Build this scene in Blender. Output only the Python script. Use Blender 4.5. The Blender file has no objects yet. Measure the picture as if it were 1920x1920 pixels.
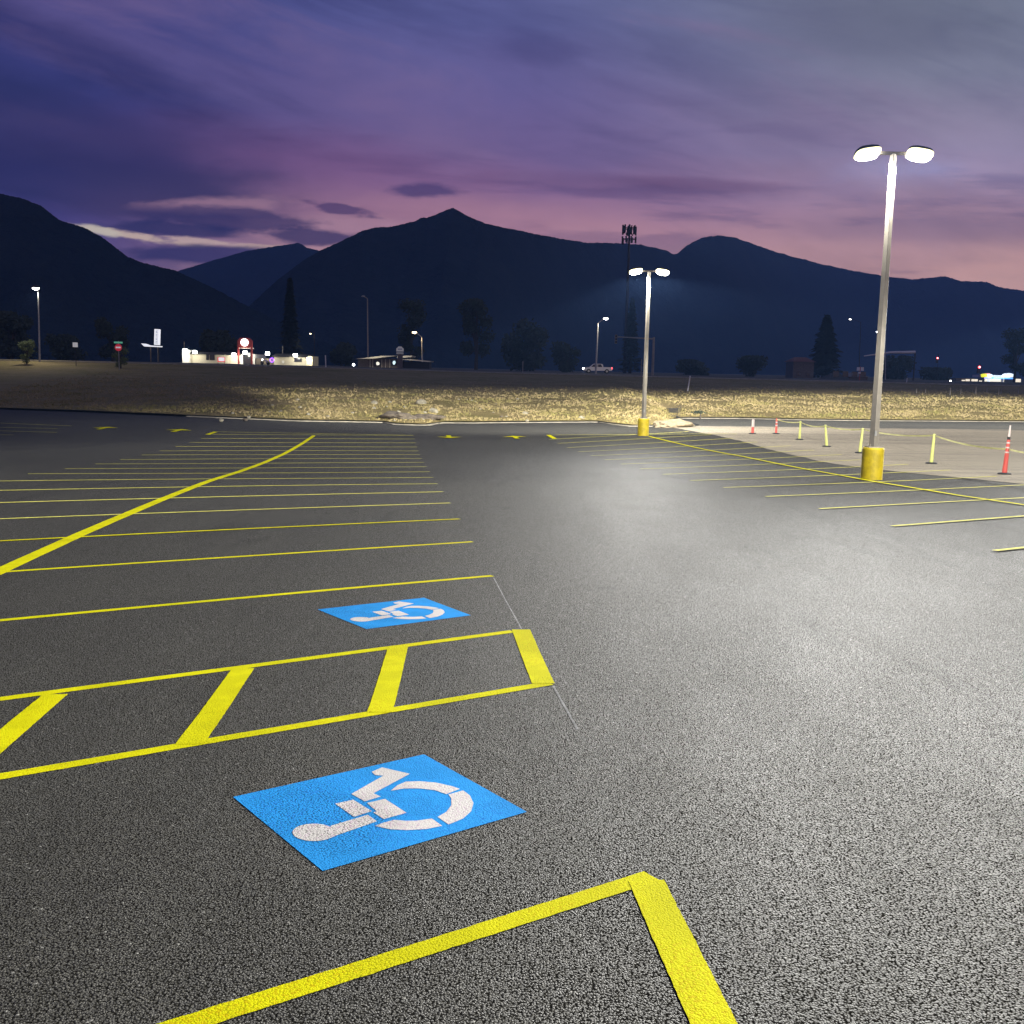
import bpy, bmesh, math, random
from mathutils import Vector, Matrix, noise
random.seed(7)
C = bpy.context.scene.collection
SC = bpy.context.scene
PI = math.pi

# ------------------------------------------------------------------ view geometry
F = 1950.; CZ = 2.0
PITCH = math.atan((960-691)/F); ROLL = 0.0205
def ray(px, py):
    u = (px-960)/F; v = -(py-960)/F
    c, s = math.cos(ROLL), math.sin(ROLL)
    u, v = u*c - v*s, u*s + v*c
    cp, sp = math.cos(PITCH), math.sin(PITCH)
    return (u, cp+v*sp, -sp+v*cp)
def at(px, py, Y):
    d = ray(px, py); t = Y/d[1]
    return Vector((d[0]*t, Y, CZ+d[2]*t))

# ------------------------------------------------------------------ terrain heights
TAB = [(0,0),(20,0),(25,-.03),(31,-.115),(37.5,-.16),(43.8,-.175),(50.1,-.12),(56.4,.06),(62.7,.295),(74,.76),(86,.98),(100,1.12),(120,1.2)]
def fY(y):
    if y <= TAB[0][0]: return 0
    if y >= TAB[-1][0]: return TAB[-1][1]
    n = len(TAB)
    for i in range(n-1):
        if TAB[i+1][0] >= y: break
    def m(k):
        a = max(k-1, 0); b = min(k+1, n-1)
        return (TAB[b][1]-TAB[a][1])/(TAB[b][0]-TAB[a][0])
    x0, y0 = TAB[i]; x1, y1 = TAB[i+1]; h = x1-x0; t = (y-x0)/h
    return (2*t**3-3*t*t+1)*y0+(t**3-2*t*t+t)*h*m(i)+(-2*t**3+3*t*t)*y1+(t**3-t*t)*h*m(i+1)
def pw(t, v):
    if v <= t[0][0]: return t[0][1]
    for a, b in zip(t, t[1:]):
        if v <= b[0]:
            return a[1]+(b[1]-a[1])*(v-a[0])/(b[0]-a[0])
    return t[-1][1]
def pws(t, v):
    if v <= t[0][0]: return t[0][1]
    for a, b in zip(t, t[1:]):
        if v <= b[0]:
            k = (v-a[0])/(b[0]-a[0]); k = k*k*(3-2*k)*.5+k*.5
            return a[1]+(b[1]-a[1])*k
    return t[-1][1]
KL = [(9,0),(12,.05),(19,.1),(27,.13),(36,.115),(42,.17),(49,.27),(55,.32),(65,.35)]
KR = [(20,-.02),(25,-.02),(30,.04),(37,.09),(43,.17),(50,.235),(62,.28)]
def crown(x, y):
    dl = (-.22-.1152*(y-12.12))-x
    dr = x-(6.69-.1152*(y-18.1))+3
    if dl > 0: return pws(KL, y)*min(dl, 13)/10.5
    if dr > 0: return pws(KR, y)*min(dr, 14)/13.5
    return 0
_hc = {}
def HL0(x, y):
    k = (x, y)
    if k not in _hc: _hc[k] = -.0367*y+.0064*x+fY(y)+crown(x, y)
    return _hc[k]
def HL(x, y):                       # the lot's surface, bilinear over 1 m cells so that paint lies on it exactly
    x0, y0 = math.floor(x), math.floor(y); a, b = x-x0, y-y0
    return (HL0(x0,y0)*(1-a)+HL0(x0+1,y0)*a)*(1-b)+(HL0(x0,y0+1)*(1-a)+HL0(x0+1,y0+1)*a)*b
EDGE = [(-95,96),(-60,86),(-38.4,78),(-32,75.3),(-26.4,72.2),(-19.7,69.2),(-14.3,69.8),(-10.4,72.2),(-9.1,72.8),(-8.2,71.2),(-5.9,71.3),(-5.4,74.9),(-1,75.7),
        (6.2,75.6),(6.9,72),(7.8,69.8),(10.2,69.6),(11.4,76),(13.3,85),(19,88),(24,85.5),(28.5,86),(46,91),(60,95),(110,104)]
def Ye(x): return pw(EDGE, x)
YT = 130.
def ztop(x): return pw([(-60,1.85),(-25,1.7),(-6,1.55),(25,1.4),(70,1.2)], x)
def HF(x, y):                       # field, bank and the plain beyond
    ye = Ye(x)
    if y <= ye: return HL(x, y)+.1
    zt = ztop(x)
    if y >= YT: return zt-.0006*(y-YT)
    z0 = HL(x, ye)+.13; t = (y-ye)/(YT-ye)
    z = z0+(zt-z0)*(t+.035*math.sin(t*PI*2))
    w = math.sin(t*PI)
    return z+w*(.16*noise.noise(Vector((x*.12, y*.12, 1)))+.07*noise.noise(Vector((x*.5, y*.5, 5))))
def G(px, py):                      # where a sight line meets the lot
    d = ray(px, py); t = 1.
    while t < 300 and CZ+d[2]*t > HL(d[0]*t, d[1]*t): t += .25
    a, b = t-.25, t
    for _ in range(26):
        m = (a+b)/2
        if CZ+d[2]*m < HL(d[0]*m, d[1]*m): b = m
        else: a = m
    return (d[0]*a, d[1]*a)
def GF(px, py):                     # where a sight line meets the field
    d = ray(px, py); t = 60.
    while t < 300 and CZ+d[2]*t > HF(d[0]*t, d[1]*t): t += .1
    return (d[0]*t, d[1]*t)

# ------------------------------------------------------------------ materials
def srgb(r, g, b):
    f = lambda v: (v/255/12.92) if v <= 10 else ((v/255+.055)/1.055)**2.4
    return (f(r), f(g), f(b), 1)
class NT:
    def __init__(s, tree): s.t = tree; tree.nodes.clear()
    def n(s, typ, inp=None, **kw):
        nd = s.t.nodes.new(typ)
        for k, v in kw.items(): setattr(nd, k, v)
        for k, v in (inp or {}).items():
            if isinstance(v, bpy.types.NodeSocket): s.t.links.new(v, nd.inputs[k])
            else: nd.inputs[k].default_value = v
        return nd
    def math(s, op, a, b=0., c=0., clamp=False):
        return s.n('ShaderNodeMath', {0: a, 1: b, 2: c}, operation=op, use_clamp=clamp).outputs[0]
    def mix(s, f, a, b, blend='MIX'):
        nd = s.n('ShaderNodeMix', data_type='RGBA', blend_type=blend)
        for k, v in ((0, f), (6, a), (7, b)):
            if isinstance(v, bpy.types.NodeSocket): s.t.links.new(v, nd.inputs[k])
            else: nd.inputs[k].default_value = v
        return nd.outputs[2]
    def ss(s, v, a, b):
        return s.n('ShaderNodeMapRange', {0: v, 1: a, 2: b, 3: 0., 4: 1.}, interpolation_type='SMOOTHSTEP').outputs[0]
    def ramp(s, f, stops):
        nd = s.n('ShaderNodeValToRGB', {0: f}); cr = nd.color_ramp
        while len(cr.elements) < len(stops): cr.elements.new(.5)
        for e, (p, c) in zip(cr.elements, stops): e.position = p; e.color = c
        return nd.outputs[0]
    def noise(s, vec, scale, detail=3., rough=.5, dist=0.):
        return s.n('ShaderNodeTexNoise', {'Vector': vec, 'Scale': scale, 'Detail': detail, 'Roughness': rough, 'Distortion': dist}).outputs[0]
    def mapping(s, vec, scale=(1,1,1), loc=(0,0,0), rot=(0,0,0)):
        return s.n('ShaderNodeMapping', {'Vector': vec, 'Scale': scale, 'Location': loc, 'Rotation': rot}).outputs[0]
def mat(name, col=(.5,.5,.5,1), rough=.6, metal=0., emit=None, es=0., var=0., vscale=6., bump=0., bscale=40., spec=.5):
    m = bpy.data.materials.new(name); m.use_nodes = True; t = NT(m.node_tree)
    out = t.n('ShaderNodeOutputMaterial'); p = t.n('ShaderNodeBsdfPrincipled', {'Roughness': rough, 'Metallic': metal, 'Specular IOR Level': spec})
    geo = t.n('ShaderNodeNewGeometry').outputs['Position']
    c = col if len(col) == 4 else (*col, 1)
    if var:
        dark = tuple(v*(1-var) for v in c[:3])+(1,)
        c = t.mix(t.ss(t.noise(geo, vscale, 4., .6), .35, .65), dark, c)
    if isinstance(c, tuple): p.inputs['Base Color'].default_value = c
    else: m.node_tree.links.new(c, p.inputs['Base Color'])
    if emit:
        p.inputs['Emission Color'].default_value = emit if len(emit) == 4 else (*emit, 1); p.inputs['Emission Strength'].default_value = es
    if bump:
        b = t.n('ShaderNodeBump', {'Height': t.noise(geo, bscale, 4., .6), 'Strength': bump, 'Distance': .02})
        m.node_tree.links.new(b.outputs[0], p.inputs['Normal'])
    m.node_tree.links.new(p.outputs[0], out.inputs[0])
    return m

def stone_bump(t, pos, strength, dist):
    """crushed stone facets: every stone tilts its own way, with pits between"""
    w = t.n('ShaderNodeTexNoise', {'Vector': pos, 'Scale': 60., 'Detail': 1., 'Roughness': .5}, noise_dimensions='2D').outputs[0]
    vor = t.n('ShaderNodeTexVoronoi', {'Vector': pos, 'Scale': 104., 'Randomness': 1.}, feature='F1', voronoi_dimensions='2D')
    vor2 = t.n('ShaderNodeTexNoise', {'Vector': pos, 'Scale': 190., 'Detail': 0., 'Roughness': .5}, noise_dimensions='2D')
    h = t.math('SUBTRACT', 1., t.math('MULTIPLY', vor.outputs['Distance'], 1.1))
    h2 = t.math('MULTIPLY', vor2.outputs[0], .6)
    cell = t.n('ShaderNodeSeparateColor', {0: vor.outputs['Color']}).outputs[0]
    hh = t.math('ADD', t.math('ADD', h, h2), t.math('ADD', t.math('MULTIPLY', cell, .9), t.math('MULTIPLY', w, .9)))
    b = t.n('ShaderNodeBump', {'Height': hh, 'Strength': strength, 'Distance': dist})
    return b.outputs[0], h, cell

def asphalt(name, base=(.044,.042,.035), light=(.125,.12,.1), rough=.61, old=False):
    m = bpy.data.materials.new(name); m.use_nodes = True; t = NT(m.node_tree); L = m.node_tree.links
    out = t.n('ShaderNodeOutputMaterial'); pos = t.n('ShaderNodeNewGeometry').outputs['Position']
    nrm, h, cell = stone_bump(t, pos, .8, .004)
    big = t.noise(pos, .22, 3., .55); mid = t.noise(t.mapping(pos, (1.4, .45, 1)), 1.3, 3., .6)
    k = t.math('ADD', t.math('MULTIPLY', cell, .75), t.math('MULTIPLY', mid, .35))
    c = t.mix(t.ss(k, .3, 1.12), (*base, 1), (*light, 1))
    c = t.mix(t.math('MULTIPLY', t.ss(big, .42, .68), .28), c, tuple(v*.55 for v in light)+(1,))
    mark = t.noise(t.mapping(pos, (1.6, .16, 1), (0,0,0), (0,0,.35)), 1., 4., .6, 1.2)
    c = t.mix(t.math('MULTIPLY', t.ss(mark, .56, .7), .38), c, tuple(v*.6 for v in base)+(1,))
    spill = t.noise(pos, .9, 2., .5)
    c = t.mix(t.math('MULTIPLY', t.ss(spill, .68, .76), .35), c, tuple(v*.5 for v in base)+(1,))
    pit = t.ss(h, .3, .6)
    c = t.mix(t.math('SUBTRACT', 1., pit), c, tuple(v*.3 for v in base)+(1,))
    if old:
        sep = t.n('ShaderNodeSeparateXYZ', {0: pos})
        y = t.math('ADD', sep.outputs[1], t.math('MULTIPLY', t.noise(pos, .3, 3.), 5.))
        band = t.math('MULTIPLY', t.ss(y, 72.5, 73.5), 1.)
        c = t.mix(t.math('MULTIPLY', band, .8), c, (.05, .056, .056, 1))
        st = t.ss(t.noise(t.mapping(pos, (.06, .9, 1)), 1., 5., .65), .45, .62)
        c = t.mix(t.math('MULTIPLY', st, .35), c, (.13, .115, .095, 1))
    fleck = t.ss(t.math('FRACT', t.math('MULTIPLY', cell, 7.31)), .9945, .998)
    c = t.mix(t.math('MULTIPLY', fleck, .6), c, (.38,.37,.33,1))
    gl = t.math('MULTIPLY', t.ss(t.math('ADD', t.math('MULTIPLY', t.math('FRACT', t.math('MULTIPLY', cell, 3.77)), .55), h) , .66, .95), .06 if old else .27)
    r = t.math('ADD', t.math('MULTIPLY', mid, .16), rough-.08)
    p = t.n('ShaderNodeBsdfPrincipled', {'Base Color': c, 'Roughness': r, 'Normal': nrm, 'Specular IOR Level': gl})
    L.new(p.outputs[0], out.inputs[0]); return m

def paint(name, col, worn=.06, pits=.3):
    m = bpy.data.materials.new(name); m.use_nodes = True; t = NT(m.node_tree); L = m.node_tree.links
    out = t.n('ShaderNodeOutputMaterial'); pos = t.n('ShaderNodeNewGeometry').outputs['Position']
    nrm, h, cell = stone_bump(t, pos, .45, .003)
    c = (*col, 1)
    c2 = tuple(v*.86 for v in col)+(1,)
    c = t.mix(t.ss(t.noise(pos, 3.2, 5., .6), .4, .62), c2, c)
    pit = t.math('MULTIPLY', t.math('SUBTRACT', 1., t.ss(h, .34, .5)), pits*2)
    pat = t.ss(t.noise(pos, 1.1, 3.), .42, .6)
    c = t.mix(t.math('MULTIPLY', pit, pat), c, tuple(v*.35 for v in col)+(1,))
    sp = t.math('MULTIPLY', t.ss(t.math('FRACT', t.math('MULTIPLY', cell, 5.13)), .8, .86), t.ss(t.noise(pos, .8, 2.), .4, .55))
    c = t.mix(t.math('MULTIPLY', sp, .7), c, (col[0]*.8, col[1]*.62, col[2]*.8, 1))
    wn = t.ss(t.noise(pos, 130., 3., .7), .68, .74)
    c = t.mix(t.math('MULTIPLY', wn, worn*8), c, (.06, .06, .055, 1))
    p = t.n('ShaderNodeBsdfPrincipled', {'Base Color': c, 'Roughness': .75, 'Normal': nrm, 'Specular IOR Level': .02})
    L.new(p.outputs[0], out.inputs[0]); return m

def field_mat():
    m = bpy.data.materials.new('dry_field'); m.use_nodes = True; t = NT(m.node_tree); L = m.node_tree.links
    out = t.n('ShaderNodeOutputMaterial'); pos = t.n('ShaderNodeNewGeometry').outputs['Position']
    n1 = t.noise(t.mapping(pos, (.5, 1.1, 1)), .28, 5., .6, .5); n2 = t.noise(t.mapping(pos, (.8, 2., 1)), 1.4, 5., .65); n3 = t.noise(pos, 9., 4., .7)
    c = t.ramp(t.math('ADD', t.math('MULTIPLY', n1, .5), t.math('MULTIPLY', n2, .5)),
               [(.3, (.13,.12,.035,1)), (.43, (.2,.165,.06,1)), (.52, (.25,.195,.085,1)), (.66, (.29,.22,.11,1))])
    c = t.mix(t.math('MULTIPLY', t.ss(n3, .52, .68), .6), c, (.06,.055,.025,1))
    b = t.n('ShaderNodeBump', {'Height': t.math('ADD', n3, t.math('MULTIPLY', n2, 2.)), 'Strength': 1., 'Distance': .1})
    p = t.n('ShaderNodeBsdfPrincipled', {'Base Color': c, 'Roughness': .9, 'Normal': b.outputs[0], 'Specular IOR Level': .1})
    L.new(p.outputs[0], out.inputs[0]); return m
def hill_mat():
    m = bpy.data.materials.new('forested_slope'); m.use_nodes = True; t = NT(m.node_tree); L = m.node_tree.links
    out = t.n('ShaderNodeOutputMaterial'); pos = t.n('ShaderNodeNewGeometry').outputs['Position']
    n1 = t.noise(pos, .006, 6., .65); n2 = t.noise(pos, .05, 5., .7)
    c = t.mix(t.ss(t.math('ADD', t.math('MULTIPLY', n1, .6), t.math('MULTIPLY', n2, .4)), .4, .62), (.008,.014,.014,1), (.017,.023,.021,1))
    b = t.n('ShaderNodeBump', {'Height': n2, 'Strength': 1., 'Distance': 12.})
    p = t.n('ShaderNodeBsdfPrincipled', {'Base Color': c, 'Roughness': .95, 'Normal': b.outputs[0], 'Specular IOR Level': .05})
    L.new(p.outputs[0], out.inputs[0]); return m

M = {}
M['asphalt'] = asphalt('new_asphalt')
M['old'] = asphalt('old_pavement', (.36,.31,.23), (.5,.44,.33), .75, True)
M['yellow'] = paint('yellow_road_paint', (.62,.59,.004))
M['yellow_thin'] = paint('yellow_road_paint_thin', (.72,.68,.15), .02, .1)
M['blue'] = paint('blue_road_paint', (.022,.28,.68), .02, .55)
M['white'] = paint('white_road_paint', (.62,.59,.55), .03, .5)
M['chalk'] = mat('chalk_dust', (.22,.22,.21), .9, var=.6, vscale=18)
M['field'] = field_mat(); M['hill'] = hill_mat()
M['kerb'] = mat('kerb_concrete', (.3,.27,.2), .85, var=.35, vscale=1.5, bump=.4)
M['yconc'] = mat('yellow_painted_concrete', (.6,.45,.006), .6, var=.3, vscale=3.5, bump=.25, bscale=30)
M['pole'] = mat('bronze_steel_pole', (.31,.28,.225), .5, .25, var=.15, vscale=3)
M['galv'] = mat('galvanised_steel', (.42,.42,.4), .5, .3, var=.2, vscale=4)
M['dark'] = mat('dark_metal', (.03,.03,.032), .5, .3)
M['lens'] = mat('lamp_lens', (.8,.8,.8), .4, emit=(1,.98,.9), es=26.)
M['lens_rim'] = mat('lamp_lens_rim', (.8,.8,.7), .4, emit=(1,.92,.45), es=2.5)
M['lampw'] = mat('street_lamp_lens', (.8,.8,.8), .4, emit=(1,.97,.9), es=14.)
M['lampo'] = mat('warm_lamp_lens', (.8,.7,.5), .4, emit=(1,.8,.45), es=14.)
M['lampb'] = mat('cold_lamp_lens', (.8,.8,.9), .4, emit=(.8,.88,1), es=14.)
M['wallpack'] = mat('wall_lamp_lens', (.8,.8,.9), .4, emit=(.95,1,.92), es=20.)
M['cream'] = mat('cream_stucco', (.52,.47,.36), .85, var=.12)
M['brick'] = mat('brown_brick', (.16,.13,.1), .85, var=.25, vscale=4)
M['tanroof'] = mat('cream_roof_metal', (.6,.56,.44), .7, var=.1)
M['roofd'] = mat('dark_shingle', (.05,.045,.04), .9, var=.3)
M['roofg'] = mat('pale_grey_shingle', (.2,.19,.19), .9, var=.15, vscale=2)
M['redpaint'] = mat('red_painted_trim', (.4,.05,.045), .6)
M['whitep'] = mat('white_painted_wall', (.75,.73,.68), .7, var=.06)
M['glassd'] = mat('dark_glass', (.02,.022,.025), .15)
M['winlit'] = mat('lit_window', (.7,.7,.65), .5, emit=(1,.95,.78), es=1.0)
M['wincool'] = mat('cool_lit_window', (.6,.7,.75), .5, emit=(.7,.95,1), es=1.0)
M['signw'] = mat('white_lit_sign_face', (.8,.8,.8), .5, emit=(.93,.95,1), es=.8)
M['signblue'] = mat('blue_grey_lettering', (.1,.13,.3), .6)
M['neon'] = mat('violet_neon', (.3,.1,.6), .5, emit=(.3,.08,1), es=3.)
M['red'] = mat('red_signal', (.6,.05,.05), .5, emit=(1,.05,.06), es=5.)
M['redcore'] = mat('red_signal_core', (.6,.05,.05), .5, emit=(1,.35,.35), es=10.)
M['tail'] = mat('tail_light', (.6,.03,.03), .4, emit=(1,.1,.12), es=3.)
M['ledblue'] = mat('blue_light_strip', (.1,.2,.8), .5, emit=(.06,.25,1), es=3.)
M['ledyel'] = mat('yellow_lit_sign', (.8,.8,.05), .5, emit=(.8,.8,.03), es=1.)
M['ledwht'] = mat('canopy_light_panel', (.8,.8,.8), .5, emit=(.75,.88,1), es=1.)
M['signred'] = mat('red_sign_paint', (.62,.03,.03), .5)
M['signwhite'] = mat('white_sign_paint', (.72,.72,.7), .5)
M['signgreen'] = mat('green_sign_paint', (.05,.42,.2), .5)
M['black'] = mat('black_rubber', (.012,.012,.012), .8)
M['dyel'] = mat('lime_yellow_plastic', (.48,.5,.14), .5, var=.1)
M['dred'] = mat('orange_red_plastic', (.5,.07,.05), .5, var=.1)
M['dwhite'] = mat('white_band', (.48,.4,.36), .5)
M['tape'] = mat('yellow_tape', (.62,.6,.25), .6, var=.25, vscale=2)
M['rock'] = mat('pale_field_stone', (.3,.27,.19), .9, var=.3, vscale=5, bump=.5, bscale=12)
M['rockd'] = mat('brown_stone', (.12,.095,.065), .9, var=.3, vscale=5, bump=.5, bscale=12)
M['sand'] = mat('sand', (.25,.2,.12), .95, var=.3, vscale=5, bump=.6, bscale=14)
M['leaf'] = mat('dark_leaf', (.04,.055,.03), .8, var=.4, vscale=1)
M['needle'] = mat('conifer_needle', (.03,.042,.028), .85, var=.4, vscale=.8)
M['leafl'] = mat('light_green_leaf', (.13,.17,.045), .8, var=.3, vscale=2)
M['bark'] = mat('bark', (.07,.055,.04), .9, var=.3)
M['carw'] = mat('white_car_paint', (.6,.6,.6), .3, spec=.6)
M['wood'] = mat('weathered_wood', (.3,.26,.2), .85, var=.3)

# ------------------------------------------------------------------ mesh helpers
class MB:
    def __init__(s): s.v = []; s.f = []; s.mi = []
    def add(s, vs, fs, mi=0):
        o = len(s.v); s.v += [tuple(v) for v in vs]; s.f += [tuple(i+o for i in f) for f in fs]; s.mi += [mi]*len(fs); return s
    def box(s, c, size, rz=0., taper=1., mi=0, M4=None):
        x, y, z = [k/2 for k in size]; vs = []
        for dz in (-z, z):
            k = taper if dz > 0 else 1
            for dx, dy in ((-x,-y),(x,-y),(x,y),(-x,y)):
                vs.append(Vector((dx*k, dy*k, dz)))
        if M4 is not None: vs = [M4 @ v for v in vs]
        cr, sr = math.cos(rz), math.sin(rz)
        vs = [(v.x*cr-v.y*sr+c[0], v.x*sr+v.y*cr+c[1], v.z+c[2]) for v in vs]
        return s.add(vs, [(0,3,2,1),(4,5,6,7),(0,1,5,4),(1,2,6,5),(2,3,7,6),(3,0,4,7)], mi)
    def tube(s, pts, rad, n=8, mi=0, cap=True):
        pts = [Vector(p) for p in pts]
        if not hasattr(rad, '__len__'): rad = [rad]*len(pts)
        rings = []; prev = None
        for i, p in enumerate(pts):
            d = (pts[min(i+1, len(pts)-1)]-pts[max(i-1, 0)]).normalized()
            a = prev if prev is not None else (Vector((1,0,0)) if abs(d.x) < .9 else Vector((0,1,0)))
            a = (a-d*a.dot(d)).normalized(); b = d.cross(a); prev = a
            rings.append([p+(a*math.cos(2*PI*k/n)+b*math.sin(2*PI*k/n))*rad[i] for k in range(n)])
        vs = [v for r in rings for v in r]; fs = []
        for i in range(len(pts)-1):
            for k in range(n):
                fs.append((i*n+k, i*n+(k+1)%n, (i+1)*n+(k+1)%n, (i+1)*n+k))
        if cap: fs += [tuple(reversed(range(n))), tuple(range((len(pts)-1)*n, len(pts)*n))]
        return s.add(vs, fs, mi)
    def lathe(s, prof, c=(0,0,0), n=20, mi=0):
        vs = []; fs = []
        for r, z in prof:
            for k in range(n): vs.append((c[0]+r*math.cos(2*PI*k/n), c[1]+r*math.sin(2*PI*k/n), c[2]+z))
        for i in range(len(prof)-1):
            for k in range(n): fs.append((i*n+k, i*n+(k+1)%n, (i+1)*n+(k+1)%n, (i+1)*n+k))
        fs += [tuple(reversed(range(n))), tuple(range((len(prof)-1)*n, len(prof)*n))]
        return s.add(vs, fs, mi)
    def prism(s, poly, y0, y1, mi=0):        # polygon in x,z pushed along y
        n = len(poly); vs = [(x, y0, z) for x, z in poly]+[(x, y1, z) for x, z in poly]
        fs = [tuple(range(n)), tuple(reversed(range(n, 2*n)))]+[(i, n+i, n+(i+1)%n, (i+1)%n) for i in range(n)]
        return s.add(vs, fs, mi)
    def build(s, name, m, parent=None, loc=None, smooth=False, bevel=0.):
        me = bpy.data.meshes.new(name); me.from_pydata(s.v, [], s.f)
        for mm in (m if isinstance(m, (list, tuple)) else [m]): me.materials.append(mm)
        if len(me.materials) > 1:
            for p, k in zip(me.polygons, s.mi): p.material_index = k
        bm = bmesh.new(); bm.from_mesh(me); bmesh.ops.recalc_face_normals(bm, faces=bm.faces)
        if bevel: bmesh.ops.bevel(bm, geom=bm.edges[:], offset=bevel, segments=2, affect='EDGES', profile=.5)
        bm.to_mesh(me); bm.free()
        if smooth: me.shade_smooth()
        o = bpy.data.objects.new(name, me); C.objects.link(o)
        if parent: o.parent = parent
        if loc is not None: o.location = loc
        return o
def flat(name, vs, fs, m, parent=None, smooth=False):   # no normal recalculation (sheets facing up)
    me = bpy.data.meshes.new(name); me.from_pydata([tuple(v) for v in vs], [], fs); me.materials.append(m)
    if smooth: me.shade_smooth()
    o = bpy.data.objects.new(name, me); C.objects.link(o)
    if parent: o.parent = parent
    return o
def tag(o, label, cat, group=None):
    o['label'] = label; o['category'] = cat
    if group: o['group'] = group
    return o
def thing(name, label, cat, loc=(0,0,0), rz=0., group=None):
    o = bpy.data.objects.new(name, None); C.objects.link(o); o.empty_display_size = .2
    o.location = loc; o.rotation_euler = (0, 0, rz); return tag(o, label, cat, group)
def struct(o, kind='structure'): o['kind'] = kind; return o
SHIELD = 1.
def light(kind, parent, loc, energy, col=(1,1,1), rot=(0,0,0), size=.1, spot=150, blend=.3, wing=0., base=.05, boost=0.):
    d = bpy.data.lights.new('lamp_light', kind); d.energy = energy; d.color = col; d.shadow_soft_size = size
    if kind == 'SPOT': d.spot_size = math.radians(spot); d.spot_blend = blend
    if wing:                       # lot luminaires throw more light sideways than straight down
        d.use_nodes = True; q = NT(d.node_tree)
        z = q.n('ShaderNodeSeparateXYZ', {0: q.n('ShaderNodeNewGeometry').outputs['Incoming']}).outputs[2]
        xyz = q.n('ShaderNodeSeparateXYZ', {0: q.n('ShaderNodeNewGeometry').outputs['Incoming']}); iy = xyz.outputs[1]; ix = xyz.outputs[0]
        az = q.math('ABSOLUTE', z)
        k = q.math('POWER', q.math('MAXIMUM', az, .2), -wing)
        fs_ = q.ss(q.math('MULTIPLY', iy, SHIELD), -.15, .5)       # shield towards the field
        fl_ = q.ss(q.math('MULTIPLY', ix, -SHIELD), .62, .9)       # and towards the far side of the lot
        c0 = q.math('ADD', q.math('MAXIMUM', q.math('MULTIPLY', fs_, .175-base), q.math('MULTIPLY', fl_, .2)), base)
        k = q.math('MULTIPLY', k, q.math('ADD', q.math('MULTIPLY', fs_, boost), 1.))
        k = q.math('MULTIPLY', k, q.ss(q.math('SUBTRACT', az, c0), -.035, .04))
        e = q.n('ShaderNodeEmission', {'Color': (1,1,1,1), 'Strength': k}); d.node_tree.links.new(e.outputs[0], q.n('ShaderNodeOutputLight').inputs[0])
    o = bpy.data.objects.new('lamp_light', d); C.objects.link(o); o.parent = parent; o.location = loc; o.rotation_euler = rot
    return o

# ------------------------------------------------------------------ ground, lot, field
def axis(a, b, step, far, grow=1.35):
    r = [a+i*step for i in range(int((b-a)/step)+1)]
    s = step
    while r[-1] < far[1]: s *= grow; r.append(r[-1]+s)
    s = step; l = []
    x = r[0]
    while x > far[0]: s *= grow; x -= s; l.append(x)
    return l[::-1]+r
xs = axis(-130, 130, 4, (-4800, 4800)); ys = axis(-40, 260, 4, (-700, 3700))
def zg(x, y):
    xc = max(-94, min(109, x)); yc = max(-45, y)
    if y < 126: return HL(xc, min(yc, Ye(xc)))-.5 if y < Ye(xc) else HF(xc, y)-.4
    return HF(xc, y)-.03-(.2 if y < 134 else 0)
vs = [(x, y, zg(x, y)) for y in ys for x in xs]; nx = len(xs)
fs = [(j*nx+i, j*nx+i+1, (j+1)*nx+i+1, (j+1)*nx+i) for j in range(len(ys)-1) for i in range(nx-1)]
struct(flat('ground', vs, fs, mat('plain_earth', (.06,.06,.035), .95, var=.4, vscale=.3), smooth=True))

vs = []; fs = []; cols = list(range(-94, 95))
rows0 = list(range(-44, 69)); NR = 14
for x in cols:
    ye = Ye(x)
    rr = rows0+[68+(ye-68)*(k+1)/NR for k in range(NR)]
    vs += [(x, y, HL(x, y)) for y in rr]
nr = len(rows0)+NR
fs = [(i*nr+j, (i+1)*nr+j, (i+1)*nr+j+1, i*nr+j+1) for i in range(len(cols)-1) for j in range(nr-1)]
struct(flat('asphalt_pavement', vs, fs, M['asphalt'], smooth=True))

XB = [(-44,30),(0,26),(15,22),(24,18.2),(30.8,15.25),(35.9,13.65),(41,12.6),(55.7,12.5),(62,11.8),(69.6,10.2),(76,11.4),(85,13.3)]
vs = []; fs = []; ry = [-44+i for i in range(130)]; ncol = 90
for y in ry:
    xb = pw(XB, y)+.22*noise.noise(Vector((y*.5, 3, 0)))*(1 if y < 68 else 0)
    for k in range(ncol):
        x = xb+(94-xb)*(k/(ncol-1))**1.5
        ye = Ye(max(x, 13.3)); t = (y+44)/129.
        yy = y+max(0, ye-85)*max(0, (y-60)/25)
        vs.append((x, yy, HL(x, yy)+.012))
fs = [(j*ncol+i, j*ncol+i+1, (j+1)*ncol+i+1, (j+1)*ncol+i) for j in range(len(ry)-1) for i in range(ncol-1)]
struct(flat('concrete_pavement', vs, fs, M['old'], smooth=True))

xs = [-700,-500,-350,-250,-180,-140,-110]+[-95+i*1. for i in range(206)]+[130,160,200,260,350,500,700]
vs = []; fs = []; NF = 64
for x in xs:
    xc = max(-95, min(110, x)); ye = Ye(xc)+.1
    for k in range(NF):
        t = (k/(NF-1)); t = t*t*.35+t*.65; y = ye+(131.5-ye)*t
        vs.append((x, y, HF(xc, y)))
fs = [(i*NF+j, (i+1)*NF+j, (i+1)*NF+j+1, i*NF+j+1) for i in range(len(xs)-1) for j in range(NF-1)]
struct(flat('field', vs, fs, M['field'], smooth=True))

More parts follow.
